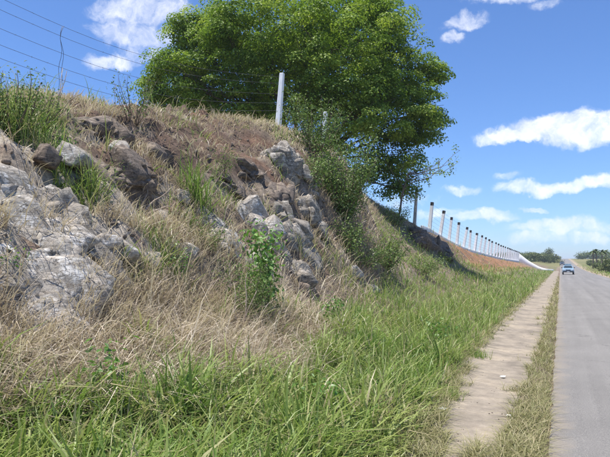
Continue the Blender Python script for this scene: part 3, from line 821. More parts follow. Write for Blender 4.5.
# ------------------------------------------------------------------ the big tree
def big_tree():
    r = np.random.default_rng(21)
    Rv = np.array([math.cos(YAW), math.sin(YAW), 0]); Fv = np.array([-math.sin(YAW), math.cos(YAW), 0])
    DT = 38.0
    bx, by = (Fv * DT + Rv * (-.3))[:2]
    bz = S(bx, by) - .1
    e = empty('broad_tree', (bx, by, bz), 'big dense dark green tree spreading over the hilltop behind the tall white post', 'tree')
    m_px = DT / F_PX
    base = np.array([bx, by, bz])
    # lobes as (metres to the right, height above eye level, metres away, radius)
    lobes = []
    for u, v, dd, rad in [(205, 62, 0, 50), (178, 92, 1, 30), (165, 72, -1, 20), (225, 22, 1.5, 46), (262, 52, -3.2, 56), (290, 12, 0, 58), (345, 10, 1, 52), (372, 40, -2, 46),
                          (410, 75, 0, 40), (428, 105, .5, 25), (405, 120, -1.5, 42), (392, 156, 0, 30), (372, 172, .5, 20), (440, 75, 0, 15), (158, 105, 0, 16), (150, 88, 0, 12), (187, 25, 0, 18), (395, 40, 0, 22), (352, 112, -4.6, 26), (385, 100, -3, 24), (190, 88, -2.5, 26), (232, 45, -3, 28), (425, 135, 0, 16), (350, 130, -3.8, 52), (300, 100, -3.0, 58), (235, 102, -1.5, 42),
                          (200, 112, 0, 30), (330, 70, -4.2, 58), (280, 130, 3, 60), (330, 160, 3, 30), (240, 70, 4, 60), (350, 70, 4.5, 65), (300, 30, 5, 70), (396, 190, -.6, 15), (192, 30, 0, 30), (380, 12, 0, 30)]:
        lobes.append((np.array([0, 0, EYE]) + Fv * DT + Rv * (u - 305) * m_px + np.array([0, 0, (264 - v) * m_px]) + Fv * dd, rad * m_px))
    tb = TB()
    fork = np.array([bx, by, bz + 1.7])
    tb.tube([base - base + [0, 0, -.4], [.02, 0, .5], [.1, .05, 1.2], fork - base + [0, 0, .15]], [.62, .46, .40, .38], 12)
    tb.build('trunk', M['bark_dark'], e)
    tips = []
    for i, (c, rad) in enumerate(lobes):
        t2 = TB()
        mid = fork + (c - fork) * .5 + np.array([0, 0, .5]) + r.normal(size=3) * .3
        pth = np.concatenate([bent(fork - base, mid - base, 5, .05, r), bent(mid - base, c - base, 5, .06, r)[1:]])
        rr = np.geomspace(.15 + .02 * rad, .03, len(pth))
        t2.tube(pth, rr, 7)
        for k in range(7):
            dv = r.normal(size=3); dv /= np.linalg.norm(dv); dv[2] = abs(dv[2]) * .6
            q = c + dv * rad * .85
            st = pth[r.integers(5, 9)]
            t2.tube(bent(st, q - base, 5, .08, r), np.linspace(.032, .010, 5), 5)
        t2.build('branch', M['bark_dark'], e)
    cen, nrm, tin, siz = [], [], [], []
    ctr = np.mean([c for c, _ in lobes], 0)
    for c, rad in lobes:
        nb = int(8.2 * rad ** 1.6) + 5
        d = r.normal(size=(nb, 3)); d /= np.linalg.norm(d, axis=1)[:, None]; d[:, 2] *= .85
        cc = c + d * (rad * r.uniform(.12, 1.0, nb) ** .5)[:, None]
        for q, dq in zip(cc, d):
            br = r.uniform(.50, 1.0)                       # one bough: leaves on a flattened cap, hollow below
            nl = int(270 * br ** 1.6)
            o = r.normal(size=(nl, 3)); o /= np.linalg.norm(o, axis=1)[:, None]
            o[:, 2] = np.where(o[:, 2] < -.15, -o[:, 2], o[:, 2])
            sh = r.uniform(.55, 1.08, (nl, 1)) ** .7
            sq = np.array([br * r.uniform(.8, 1.25), br * r.uniform(.8, 1.25), br * .78])
            out = o + dq * .5
            cen.append(q + o * sh * sq)
            nrm.append(out + np.array([0, 0, .6]) + r.normal(size=(nl, 3)) * .55)
            tin.append(np.clip(r.uniform(.15, .85) + r.normal(size=nl) * .13, 0, 1))
            siz.append(r.uniform(.10, .22, nl))
    cen = np.concatenate(cen) - base
    me = leaves_mesh('crown', cen, np.concatenate(siz), np.concatenate(nrm), np.concatenate(tin), .62)
    link('crown', me, M['leaf_tree'], e)
    return len(cen)
NLEAF = big_tree()

# ------------------------------------------------------------------ shrubs, saplings and small plants
def shrub(name, label, cat, base, hgt, rad, nstem, nleaf, lsize, m, seed, lean=(0, 0), bare=.25, stem_m='bark', aspect=.5, group=None, spread=.5, tlo=0., thi=1., stem_r=.012):
    r = np.random.default_rng(seed)
    base = np.array(base, float)
    e = empty(name, tuple(base), label, cat, group)
    tb = TB(); lc, ln, lt, ls = [], [], [], []
    per = max(3, nleaf // nstem)
    for k in range(nstem):
        a = r.uniform(0, 6.283); q = r.uniform(.2, 1) ** .6 * rad
        tip = np.array([math.cos(a) * q + lean[0], math.sin(a) * q + lean[1], hgt * r.uniform(.55, 1.0)])
        root = np.array([math.cos(a) * q * .2, math.sin(a) * q * .2, -.08])
        pth = bent(root, tip, 7, .07, r)
        tb.tube(pth, np.linspace(stem_r, stem_r * .3, 7), 5)
        t = r.uniform(bare, 1.02, per)
        i = np.clip(t * 6, 0, 5.999); i0 = i.astype(int); f = (i - i0)[:, None]
        p = pth[i0] * (1 - f) + pth[np.minimum(i0 + 1, 6)] * f
        o = r.normal(size=(per, 3)) * lsize * spread * 2
        lc.append(p + o); ln.append(o / (lsize + 1e-6) + [0, 0, .8] + r.normal(size=(per, 3)) * .5)
        lt.append(np.clip(r.uniform(.2, .8) + r.normal(size=per) * .2, 0, 1) * (thi - tlo) + tlo); ls.append(lsize * r.uniform(.6, 1.3, per))
    tb.build('stem', M[stem_m], e)
    link('foliage', leaves_mesh('foliage', np.concatenate(lc), np.concatenate(ls), np.concatenate(ln), np.concatenate(lt), aspect), M[m], e)
    return e
shrub('sapling', 'bright green leafy sapling growing in front of the big grey boulder', 'plant', hit(262, 318), 1.6, .30, 7, 760, .10, 'leaf_bright', 101, bare=.12, stem_r=.010, spread=.55)
shrub('weed', 'low dull green feathery weed at the left foot of the bright sapling', 'plant', hit(245, 322), 0.95, .48, 20, 2400, .05, 'leaf_shrub', 102, bare=.1, aspect=.3, stem_r=.006)
shrub('bush', 'leafy green creeper bush draped down the right edge of the boulder outcrop', 'bush', hit(340, 215), 2.3, 1.2, 46, 7500, .085, 'leaf_shrub', 103, bare=.02, spread=.95, lean=(.25, -.1))
shrub('bush', 'greyish green bush on the hilltop right of the tall white post', 'bush', hit(318, 150), 1.6, 1.1, 32, 3200, .075, 'leaf_shrub', 104, bare=.1, spread=.8)
shrub('bush', 'tangled green bush on the slope below the creeper bush', 'bush', hit(345, 246), .7, .6, 22, 1700, .07, 'leaf_shrub', 105, bare=.0, spread=.9)
shrub('bush', 'small bush hugging the crag directly right of the ledges', 'bush', hit(310, 185), .9, .55, 18, 1300, .065, 'leaf_shrub', 106, bare=.05, spread=.8)
shrub('shrub', 'thin airy shrub with sparse leaves against the sky left of the big tree', 'shrub', hit(133, 122), 1.05, .60, 15, 520, .05, 'leaf_shrub', 107, bare=.3, stem_r=.008, spread=.7)
shrub('bush', 'bushy green weeds crowning the bank at the extreme left edge', 'bush', hit(10, 138), 1.0, .6, 34, 2400, .05, 'leaf_shrub', 108, bare=.1, spread=.8)
shrub('bush', 'dark bush in tree shade left of the grey shaded post', 'bush', hit(395, 224), 1.1, 1.2, 22, 1500, .09, 'leaf_shrub', 109, bare=.1, spread=.9)
shrub('bush', 'yellow green bush among the grass right of the boulder outcrop', 'bush', hit(385, 265), 1.0, 1.0, 24, 1800, .08, 'leaf_shrub', 110, bare=.0, spread=.9, tlo=.4)
shrub('weed', 'small bright green weed in the straw right of the pale stone row', 'plant', hit(175, 275), .40, .28, 10, 240, .05, 'leaf_bright', 111, bare=.1, stem_r=.004)
shrub('weed', 'little green weed clinging to the slabs at the left edge', 'plant', hit(6, 275), .30, .22, 9, 160, .04, 'leaf_bright', 112, bare=.1, stem_r=.004)
shrub('weed', 'green weed tuft just above the two loose stones', 'plant', hit(58, 158), .45, .25, 10, 260, .045, 'leaf_bright', 113, bare=.1, stem_r=.004, tlo=0, thi=.6)
shrub('weed', 'leafy weed standing in the grass by the dry slope below the boulder', 'plant', hit(330, 330), .6, .3, 10, 420, .06, 'leaf_bright', 114, bare=.1, stem_r=.005, thi=.6)
shrub('weed', 'broad leaved weed among the green blades in the middle of the verge', 'plant', hit(440, 345), .5, .28, 9, 240, .075, 'leaf_bright', 121, bare=.2, stem_r=.005, thi=.6)
shrub('weed', 'low leafy weed near the bottom edge left of the path', 'plant', hit(330, 420), .42, .26, 9, 200, .07, 'leaf_bright', 122, bare=.2, stem_r=.004, thi=.5)
shrub('weed', 'leafy weed poking out of the foreground grass below the straw slope', 'plant', hit(105, 405), .5, .26, 9, 200, .075, 'leaf_bright', 123, bare=.2, stem_r=.004, thi=.5)
shrub('creeper', 'dusty green creeper spreading over bare earth right of the boulder outcrop', 'plant', hit(362, 262), .45, 1.1, 26, 1500, .06, 'leaf_shrub', 124, bare=.1, stem_r=.005, spread=.9)
shrub('creeper', 'green creeper on the slope midway between the sapling and the tree', 'plant', hit(420, 272), .6, 1.2, 26, 1600, .07, 'leaf_shrub', 125, bare=.1, stem_r=.006, spread=.9)
# slim young tree with open twigs right of the big one
shrub('bush', 'second tuft of yellowish weeds on the skyline near the left edge', 'bush', hit(38, 128), .6, .5, 22, 1000, .045, 'leaf_shrub', 115, bare=.1, spread=.8, tlo=.3)
shrub('weed', 'straggly olive weed growing between the ledge and the two loose stones', 'plant', hit(100, 200), .55, .35, 14, 600, .04, 'leaf_shrub', 116, bare=.1, stem_r=.005, spread=.8)
shrub('weed', 'straggly grey green weed on the slope left of the boulder outcrop', 'plant', hit(206, 250), .5, .4, 14, 500, .04, 'leaf_shrub', 117, bare=.15, stem_r=.005, spread=.8)
shrub('weed', 'dull green weed on the slope midway below the long ledges', 'plant', hit(222, 170), .5, .4, 14, 420, .04, 'leaf_shrub', 118, bare=.15, stem_r=.005, spread=.8)
def slim_tree():
    r = np.random.default_rng(55)
    b = hit(396, 222)
    e = empty('slim_tree', tuple(b), 'slim open young tree with long thin twigs right of the big tree', 'tree')
    D_ = np.linalg.norm(b[:2]); mp = D_ * math.cos(math.atan2(-b[0], b[1]) - YAW) / F_PX
    Rv = np.array([math.cos(YAW), math.sin(YAW), 0])
    tb = TB(); trunk = bent([0, 0, -.1], list(Rv * 12 * mp + np.array([0, 0, 48 * mp])), 8, .05, r)
    tb.tube(trunk, np.linspace(.075, .03, 8), 7); tb.build('trunk', M['bark'], e)
    lc, ls, ln, lt = [], [], [], []
    for du, dv in [(66, 62), (62, 70), (52, 68), (44, 60), (36, 55), (18, 68), (28, 30), (34, 44), (8, 60), (-12, 62), (20, 20), (58, 60)]:
        st = trunk[r.integers(2, 8)]
        tip = Rv * du * mp + np.array([0, 0, dv * mp]) + np.array([-.39, .92, 0]) * r.normal() * .6
        pth = bent(st, tip, 9, .10, r)
        t2 = TB(); t2.tube(pth, np.linspace(.03, .006, 9), 5)
        for k in range(4):
            q0 = pth[r.integers(3, 9)]; q1 = q0 + r.normal(size=3) * .35
            t2.tube(bent(q0, q1, 4, .1, r), np.linspace(.010, .004, 4), 4)
            nl = 16; s_ = r.uniform(.3, 1.05, nl)[:, None]
            lc.append(q0 + (q1 - q0) * s_ + r.normal(size=(nl, 3)) * .10); ls.append(r.uniform(.08, .17, nl)); ln.append(r.normal(size=(nl, 3)) + [0, 0, .8]); lt.append(np.clip(r.uniform(.1, .9, nl), 0, 1))
        t2.build('branch', M['bark'], e)
    link('foliage', leaves_mesh('foliage', np.concatenate(lc), np.concatenate(ls), np.concatenate(ln), np.concatenate(lt), .55), M['leaf_tree'], e)
slim_tree()
# dead sticks and tall seed stems on the skyline
def dead_branch(label, uv, tips, seed, rad=.012):
    r = np.random.default_rng(seed); b = hit(*uv)
    e = empty('dead_branch', tuple(b), label, 'branch')
    for i, tp in enumerate(tips):
        t2 = TB(); t2.tube(bent([0, 0, -.05], tp, 7, .08, r), np.linspace(rad, rad * .35, 7), 5); t2.build('stem' if i == 0 else 'twig', M['twig'], e)
dead_branch('dead leaning twigs against the sky above the left weeds', (52, 118), [(-.1, .3, .95), (.35, .35, .55), (-.25, .1, .5), (.2, .1, .8)], 201)
dead_branch('pale bleached branch lying across the left weeds', (22, 128), [(.3, .55, .35), (.15, .35, .1)], 202, .016)
dead_branch('bleached forked branch on the straw left of the squarish stone', (140, 215), [(.25, .5, .5), (-.1, .3, .5), (.4, .3, .15)], 203, .02)
dead_branch('grey dead stems sticking up below the bright sapling', (240, 335), [(.05, .1, .85), (-.1, 0, .7), (.2, .1, .6), (-.2, .1, .5)], 204)
dead_branch('bare twig arching over the ledges below the tall post', (205, 200), [(.3, .2, .6), (.1, .5, .4)], 205, .014)
dead_branch('thin bare stems standing beside the airy shrub', (110, 125), [(.05, .1, .8), (.25, .1, .5)], 206, .008)
# distinct clumps of broad grass on the slope
def tussock(label, uv, hgt, n, seed, tints=(.1, .6), wid=(.008, .016), rad=.12, m='grass', bend=(.15, .9), cat='grass tuft'):
    b = hit(*uv)
    p = rng.normal(size=(n, 2)) * rad
    zz = surf(p[:, 0] + b[0], p[:, 1] + b[1]) - b[2] - .03
    me = blades_mesh('grass_tuft', np.column_stack([p, zz]), hgt * rng.uniform(.4, 1.0, n), rng.uniform(*wid, n), rng.uniform(0, 6.283, n), rng.uniform(*bend, n), rng.uniform(*tints, n), 3, .45)
    o = link('grass_tuft', me, M[m]); o.location = b
    return tag(o, label, cat, 'grass tufts on the bank')
tussock('tall green grass tuft on the upper slope below the skyline', (200, 205), 1.15, 130, 1, (.1, .7), (.012, .022), .16)
tussock('yellowish grass tuft rising left of the brown ledge', (88, 205), .95, 110, 2, (.4, .95), (.009, .016), .08)
tussock('tall ragged grass tuft crowning the extreme left of the bank', (18, 136), 1.05, 420, 3, (.25, 1.0), (.008, .014), .30)
tussock('straw and green grass tuft on the skyline just right of the left weeds', (44, 122), .7, 220, 13, (.4, 1.0), (.007, .012), .25)
tussock('green grass tuft at the foot of the upper grey slab', (60, 205), .5, 90, 4, (.2, .7), (.008, .014), .08)
tussock('grass tuft between the pale stone row and the straw slope', (165, 262), .55, 120, 5, (.2, .7), (.008, .014), .2)
tussock('broad bladed tall grass tuft in the foreground near the bottom centre', (175, 425), .72, 70, 6, (.0, .45), (.016, .03), .10)
tussock('broad bladed grass tuft at the bottom left corner', (20, 440), .60, 70, 7, (.1, .6), (.014, .026), .14)
tussock('reddish dry tuft inside the green strip right of centre', (380, 420), .5, 160, 8, (.0, .5), (.005, .009), .13, 'dry')
tussock('lush green tuft leaning over the path side of the strip', (365, 360), .75, 120, 9, (.1, .6), (.012, .022), .12)
tussock('rank green tuft beneath the creeper bush', (352, 335), .8, 110, 10, (.1, .6), (.012, .022), .12)
tussock('green tuft growing by itself on the left edge of the path', (478, 358), .32, 110, 11, (.2, .8), (.006, .012), .10)
tussock('low dry tuft on the path edge nearer the camera', (452, 400), .25, 110, 12, (.3, 1.0), (.005, .01), .06)

# ------------------------------------------------------------------ fences
def post_bm(hgt, w0, w1):
    bm = bmesh.new()
    r = bmesh.ops.create_cube(bm, size=1)
    for v in bm.verts:
        k = w0 if v.co.z < 0 else w1
        v.co.x *= k; v.co.y *= k; v.co.z = (v.co.z + .5) * hgt
    bmesh.ops.bevel(bm, geom=list(bm.edges), offset=.02, segments=2, profile=.6, affect='EDGES')
    return bm
def wire_mesh(pts, rad, parent, barbs=0):
    tb = TB(); tb.tube(pts, rad, 4, cap=False)
    if barbs:
        pts = np.asarray(pts)
        seg = np.linspace(0, len(pts) - 1.001, barbs)
        for s in seg:
            i = int(s); p = pts[i] + (pts[i + 1] - pts[i]) * (s - i)
            d = rng.normal(size=3); d *= .022 / np.linalg.norm(d)
            tb.tube([p - d, p, p + d], [.002, .004, .002], 3, cap=False)
    return tb.build('wire', M['wire'], parent)
def hill_fence():
    e = empty('wire_fence', (-10.1, 20.9, S(-10.1, 20.9)), 'barbed wire fence on the hilltop strung from a tall white concrete post', 'fence')
    o = np.array(e.location)
    def fx(y): return np.interp(y, [2, 20.9, 45], [-10.3, -10.1, -9.1])
    posts = [2.0, 20.9, 25.2, 41.0]
    tops = []
    for y in posts:
        x = float(fx(y)); z = S(x, y)
        hp = 2.35 if y == 20.9 else 2.5 if y > 40 else 2.2
        p = bm_obj('post', post_bm(hp + .3, .21, .16), M['white' if y < 30 else 'oldpost'], e, bevel=0)
        p.location = Vector((x, y, z - .3)) - Vector(o); p.rotation_euler = (0, R(4.5), rng.uniform(-.1, .1))
        tops.append((x + math.sin(R(4.5)) * (hp), y, z + hp))
    # six sagging strands towards the camera end
    for k in range(6):
        yv = np.linspace(2, 20.9, 24)
        off = np.array([0, -.24, -.62, -.95, -1.22, -1.56])[k]
        z = 7.03 + .057 * (yv - 9.9) + .01017 * (yv - 9.9) * (yv - 12.9)
        endz = tops[1][2] - .14
        z = z + (endz - z[-1]) * sstep(yv, 10, 20.9) + off * np.interp(yv, [2, 10, 20.9], [1, 1, 1.1])
        wire_mesh(np.column_stack([fx(yv) + .05, yv, z]) - o, .004, e, 46)
        for i in range(1, len(posts) - 1):
            a, b = np.array(tops[i]), np.array(tops[i + 1])
            t = np.linspace(0, 1, 8)[:, None]
            q = a + (b - a) * t - np.array([0, 0, .14 + k * .33]) - np.array([0, 0, .10]) * (4 * t * (1 - t))
            wire_mesh(q - o, .005, e, 10)
    # twisted dropper tying the strands together, and its slack loop
    tb = TB()
    for s in (-1, 1):
        zz = np.linspace(7.03, 5.15, 14)
        tb.tube(np.column_stack([-10.18 + s * .02 + .03 * np.sin(zz * 9), 9.95 + s * .07 * np.sin((zz - 7) * 1.2) + .02 * np.cos(zz * 7), zz]) - o, .006, 4)
    tb.build('wire_dropper', M['wire'], e)
hill_fence()
def road_fence():
    ys_ = 45.4 + 4.3 * np.arange(25)
    e = empty('post_fence', (-9.1, ys_[0], S(-9.1, ys_[0])), 'long row of white concrete fence posts with black tips running down beside the road', 'fence')
    o = Vector(e.location)
    bm0 = post_bm(2.1, .26, .21); me = bpy.data.meshes.new('post'); bm0.to_mesh(me); bm0.free(); me.materials.append(M['white'])
    bmc = bmesh.new(); add_box(bmc, (0, 0, .145), (.227, .227, .27)); bmesh.ops.bevel(bmc, geom=list(bmc.edges), offset=.02, segments=2, affect='EDGES')
    mc = bpy.data.meshes.new('tip'); bmc.to_mesh(mc); bmc.free(); mc.materials.append(M['cap'])
    T = []
    for y in ys_:
        x = -9.1; z = S(x, y) + .30
        p = link('post', me, None, e); p.location = Vector((x, y, z)) - o; p.rotation_euler = (rng.normal() * .022, R(9) + rng.normal() * .028, rng.normal() * .1)
        c = link('tip', mc, None, p); c.location = (0, 0, 1.84)
        T.append((x, y, z))
    T = np.array(T)
    for k in range(6):
        zz = .35 + k * .30
        wire_mesh(T + [zz * math.sin(R(9)) + .11, 0, zz] - np.array(o), .006, e)
    return e
road_fence()
def strip_wall(name, label, P, thick, m, cat='wall', sink=.5):
    """wall following points (x, y, z of foot, height)"""
    P = np.asarray(P, float); d = np.gradient(P[:, :2], axis=0); d /= np.linalg.norm(d, axis=1)[:, None]
    nrm = np.column_stack([d[:, 1], -d[:, 0]]) * thick / 2
    o = np.array([P[0, 0], P[0, 1], P[0, 2]])
    v = []
    for p, nn in zip(P, nrm):
        for s, z in ((1, p[2] - sink), (1, p[2] + p[3] - .03), (.75, p[2] + p[3]), (-.75, p[2] + p[3]), (-1, p[2] + p[3] - .03), (-1, p[2] - sink)):
            v.append([p[0] + s * nn[0], p[1] + s * nn[1], z])
    q = [[j * 6 + i, j * 6 + (i + 1) % 6, (j + 1) * 6 + (i + 1) % 6, (j + 1) * 6 + i] for j in range(len(P) - 1) for i in range(6)]
    n = len(P) - 1
    q += [[0, 5, 4, 1], [1, 4, 3, 2], [n * 6 + 1, n * 6 + 4, n * 6 + 5, n * 6], [n * 6 + 2, n * 6 + 3, n * 6 + 4, n * 6 + 1]]
    w_ = link(name, np_mesh(name, np.array(v) - o, q), m); w_.location = o
    return tag(w_, label, cat)
yv = np.concatenate([np.arange(42.5, 80, 1.0), np.arange(80, 150.1, 2.5)])
zz = surf(np.full_like(yv, -9.05), yv)
zz = np.convolve(np.pad(zz, 2, 'edge'), np.ones(5) / 5, 'valid')
strip_wall('low_wall', 'low grey plastered wall at the feet of the black tipped posts', np.column_stack([np.full_like(yv, -9.05), yv, zz, np.full_like(yv, .36)]), .20, M['plinth'])
cx = np.linspace(-9.0, -1.5, 26)
cy = np.interp(cx, [-9, -5, -3, -1.5], [151.2, 150, 148.8, 150])
ch = np.interp(cx, [-9, -7, -5, -3, -1.2], [2.1, 1.25, .75, .45, .4])
strip_wall('white_wall', 'white wall curving down the bank to the roadside at the far end of the posts', np.column_stack([cx, cy, surf(cx, cy) - .02, ch]), .14, M['white'])

# ------------------------------------------------------------------ vehicles
paint = simple('pale_blue_car_paint', (.27, .40, .52), .28, .25, .03, 3)
paint2 = simple('dark_car_paint', (.05, .07, .11), .3, .2, .05, 3)
glass = simple('dark_window_glass', (.035, .05, .055), .08, 0, .1, 2, 1.0)
rubber = simple('black_rubber', (.02, .02, .02), .85, 0, .2, 20)
trim = simple('dark_plastic_trim', (.03, .03, .033), .6, 0, .2, 20)
alloy = simple('alloy_rim', (.55, .56, .58), .35, .8, .05, 9)
lamp = simple('clear_headlight', (.75, .78, .8), .1, .3, .05, 9, .9)
plate = simple('grey_number_plate', (.55, .56, .57), .5, 0, .03, 9)
def car(label, loc, body_m):
    e = empty('car', loc, label, 'car')
    # lower body: side profile (y forward is -, front faces the camera), extruded across with tumblehome
    W = .84
    prof = [(-2.0, .36), (-2.03, .62), (-1.92, .86), (-1.05, .99), (1.9, 1.02), (2.0, .8), (1.98, .36)]
    bm = bmesh.new(); rows = []
    for x, k in ((-W, .0), (-W * .93, .06), (W * .93, .06), (W, .0)):
        inset = .96 if abs(x) == W else 1.0
        rows.append([bm.verts.new((x, y * inset, .34 + (z - .34) * (inset if z > .5 else 1))) for y, z in prof])
    n = len(prof)
    for a, b in zip(rows, rows[1:]):
        for i in range(n): bm.faces.new([a[i], a[(i + 1) % n], b[(i + 1) % n], b[i]])
    bm.faces.new(rows[0][::-1]); bm.faces.new(rows[-1])
    bm_obj('body', bm, body_m, e, bevel=.035)
    # cabin
    bm = bmesh.new(); lo = [(-.76, -1.0), (.76, -1.0), (.78, 1.75), (-.78, 1.75)]; hi = [(-.58, -.28), (.58, -.28), (.60, 1.45), (-.60, 1.45)]
    a = [bm.verts.new((x, y, .985)) for x, y in lo]; b = [bm.verts.new((x, y, 1.50)) for x, y in hi]
    for i in range(4): bm.faces.new([a[i], a[(i + 1) % 4], b[(i + 1) % 4], b[i]])
    bm.faces.new(b); bm.faces.new(a[::-1])
    bm_obj('roof', bm, body_m, e, bevel=.04)
    def quad(name, pts, m, t=.012):
        bm = bmesh.new(); vs_ = [bm.verts.new(p) for p in pts]; f = bm.faces.new(vs_)
        bm.normal_update(); ex = bmesh.ops.extrude_face_region(bm, geom=[f]); nn = f.normal.copy()
        bmesh.ops.translate(bm, verts=[g_ for g_ in ex['geom'] if isinstance(g_, bmesh.types.BMVert)], vec=nn * t)
        return bm_obj(name, bm, m, e)
    quad('windscreen', [(-.66, -.965, 1.03), (.66, -.965, 1.03), (.53, -.40, 1.44), (-.53, -.40, 1.44)], glass)
    quad('side_window', [(.765, -.75, 1.04), (.775, 1.45, 1.04), (.63, 1.25, 1.42), (.615, -.25, 1.42)], glass)
    quad('side_window', [(-.775, 1.45, 1.04), (-.765, -.75, 1.04), (-.615, -.25, 1.42), (-.63, 1.25, 1.42)], glass)
    bm = bmesh.new(); add_box(bm, (0, -2.02, .72), (.72, .06, .14)); bm_obj('grille', bm, trim, e, bevel=.012)
    bm = bmesh.new(); add_box(bm, (0, -2.03, .47), (1.56, .14, .2)); bm_obj('bumper', bm, trim, e, bevel=.04)
    bm = bmesh.new(); add_box(bm, (0, -2.112, .47), (.40, .012, .12)); bm_obj('number_plate', bm, plate, e)
    for s in (-1, 1):
        bm = bmesh.new(); add_box(bm, (s * .61, -1.985, .76), (.30, .10, .15)); bm_obj('headlight', bm, lamp, e, bevel=.03)
        bm = bmesh.new(); add_box(bm, (s * .93, -.72, 1.08), (.18, .12, .13)); bm_obj('mirror', bm, trim, e, bevel=.03)
        for y in (-1.28, 1.28):
            bm = bmesh.new(); bmesh.ops.create_cone(bm, cap_ends=True, segments=20, radius1=.32, radius2=.32, depth=.2, matrix=Matrix.Translation((s * .76, y, .32)) @ Matrix.Rotation(R(90), 4, 'Y'))
            wv = bm_obj('wheel', bm, rubber, e, bevel=.02)
            bm = bmesh.new(); bmesh.ops.create_cone(bm, cap_ends=True, segments=12, radius1=.19, radius2=.17, depth=.03, matrix=Matrix.Translation((s * .872, y, .32)) @ Matrix.Rotation(R(90 * s), 4, 'Y'))
            bm_obj('rim', bm, alloy, wv)
    return e
car('pale blue car with a roof load driving towards the camera on the road', (1.1, 106, float(road_z(106)) + .03), paint)
c2 = car('small dark vehicle following far behind the pale blue car', (.55, 250, float(road_z(250)) + .03), paint2)
# luggage strapped on the leading car's roof is a thing of its own
bm = bmesh.new(); add_box(bm, (0, 0, .13), (.95, 1.2, .22)); lug = bm_obj('roof_load', bm, simple('grey_blue_tarpaulin', (.22, .30, .34), .7, 0, .2, 4), None, bevel=.07)
lug.location = (1.1, 106.55, float(road_z(106)) + 1.52); tag(lug, 'low tarpaulin covered load on the pale blue car roof', 'luggage')

# ------------------------------------------------------------------ far trees and bushes
def far_tree_mesh(seed, hgt, rad, nl, ls, low=.15):
    r = np.random.default_rng(seed)
    cs, ns, tn = [], [], []
    for k in range(9):
        a = r.uniform(0, 6.283); q = rad * r.uniform(0, .65)
        c = np.array([math.cos(a) * q, math.sin(a) * q, hgt * r.uniform(low + .22, .78)]); rr = rad * r.uniform(.35, .6)
        d = r.normal(size=(nl // 9, 3)); d /= np.linalg.norm(d, axis=1)[:, None]
        cs.append(c + d * (rr * r.uniform(.5, 1.05, (len(d), 1))) * [1, 1, min(1, hgt * .42 / rad)]); ns.append(d + [0, 0, .5] + r.normal(size=d.shape) * .5)
        tn.append(np.clip(r.uniform(.1, .8) + r.normal(size=len(d)) * .15, 0, 1))
    cs = np.concatenate(cs)
    return leaves_mesh('crown', cs, ls * r.uniform(.6, 1.4, len(cs)), np.concatenate(ns), np.concatenate(tn), .7)
def far_tree(name, loc, label, cat, seed, hgt, rad, nl, ls, group, low=.15):
    e = empty(name, loc, label, cat, group)
    link('crown', far_tree_mesh(seed, hgt, rad, nl, ls, low), M['leaf_far'], e)
    r = np.random.default_rng(seed + 1); tb = TB()
    tb.tube(bent([0, 0, -.3], [r.normal() * .1, r.normal() * .1, hgt * .6], 5, .05, r), np.linspace(.05 + .02 * hgt, .04, 5), 6)
    tb.build('trunk', M['bark'], e)
    return e
protos = [far_tree('roadside_bush', (9, 96, S(9, 96)), 'low green bush in the row along the far right side of the road', 'bush', 300 + k, 2.3 + .5 * k, 1.9 + .4 * k, 900, .30, 'bushes along the right of the road', .0) for k in range(3)]
r_ = np.random.default_rng(9)
for i in range(40):
    y = [122, 126, 130, 134, 138, 141, 144, 150, 156, 163, 170, 178, 186, 195, 205, 216, 228, 241, 255, 270, 290, 315][i % 22] + r_.uniform(-3, 3)
    x = max(7.6, .034 * y) + r_.uniform(.2, 4.5) + (6 if i >= 22 else 0)
    o = protos[i] if i < 3 else copy_tree(protos[i % 3])
    o.location = (x, y, S(x, y)); o.rotation_euler = (0, 0, r_.uniform(0, 6.28)); s = r_.uniform(.55, 1.0); o.scale = (s, s, s * r_.uniform(.85, 1.1))
def slope_tree(i, u, y, hgt, rad, label, grp='trees beyond the end of the posts'):
    d = ray(u, 262); x = d.x / d.y * y
    return far_tree('far_tree', (x, y, S(x, y)), label, 'tree', 400 + i, hgt, rad, 1500, .5, grp, -.12)
for i, (u, y, hg, ra) in enumerate([(532, 290, 4.6, 6), (538, 310, 4.8, 6.5), (544, 296, 4.4, 5), (550, 305, 4.6, 6), (555, 330, 4.8, 5), (525, 310, 4.8, 6), (549, 360, 8, 5.5)]):
    slope_tree(i, u, y, hg, ra, 'tallest tree rising above the low far wood left of the road' if hg > 6 else 'low rounded green tree in the far wood beyond the end of the posts')
# slim-stemmed palms on the right
def palm(seed, hgt):
    r = np.random.default_rng(seed)
    e = empty('palm_tree', (0, 0, 0), 'slim palm with a dark tufted head standing above the right hand bushes', 'palm', 'palms behind the right hand bushes')
    tb = TB(); top = np.array([r.normal() * .15, r.normal() * .15, hgt]); tb.tube(bent([0, 0, -.3], top, 6, .02, r), np.linspace(.20, .13, 6), 7); tb.build('trunk', M['bark'], e)
    for k in range(15):
        a = r.uniform(0, 6.283); el = r.uniform(-.3, 1.2); L = r.uniform(1.1, 1.6)
        d = np.array([math.cos(a) * math.cos(el), math.sin(a) * math.cos(el), math.sin(el)])
        t = np.linspace(0, 1, 6)[:, None]; p = top + d * L * t - np.array([0, 0, .8]) * t ** 2
        sd_ = np.cross(d, [0, 0, 1.0]); sd_ /= np.linalg.norm(sd_)
        wv = np.array([.05, .26, .34, .30, .2, .02])[:, None]
        V = np.concatenate([p - sd_ * wv - [0, 0, .1], p, p + sd_ * wv - [0, 0, .1]])
        Q = [[i, i + 6, i + 7, i + 1] for i in range(5)] + [[i + 6, i + 12, i + 13, i + 7] for i in range(5)]
        link('frond', np_mesh('frond', V, Q, tint=np.full(18, r.uniform(0, .4))), M['leaf_far'], e)
    return e
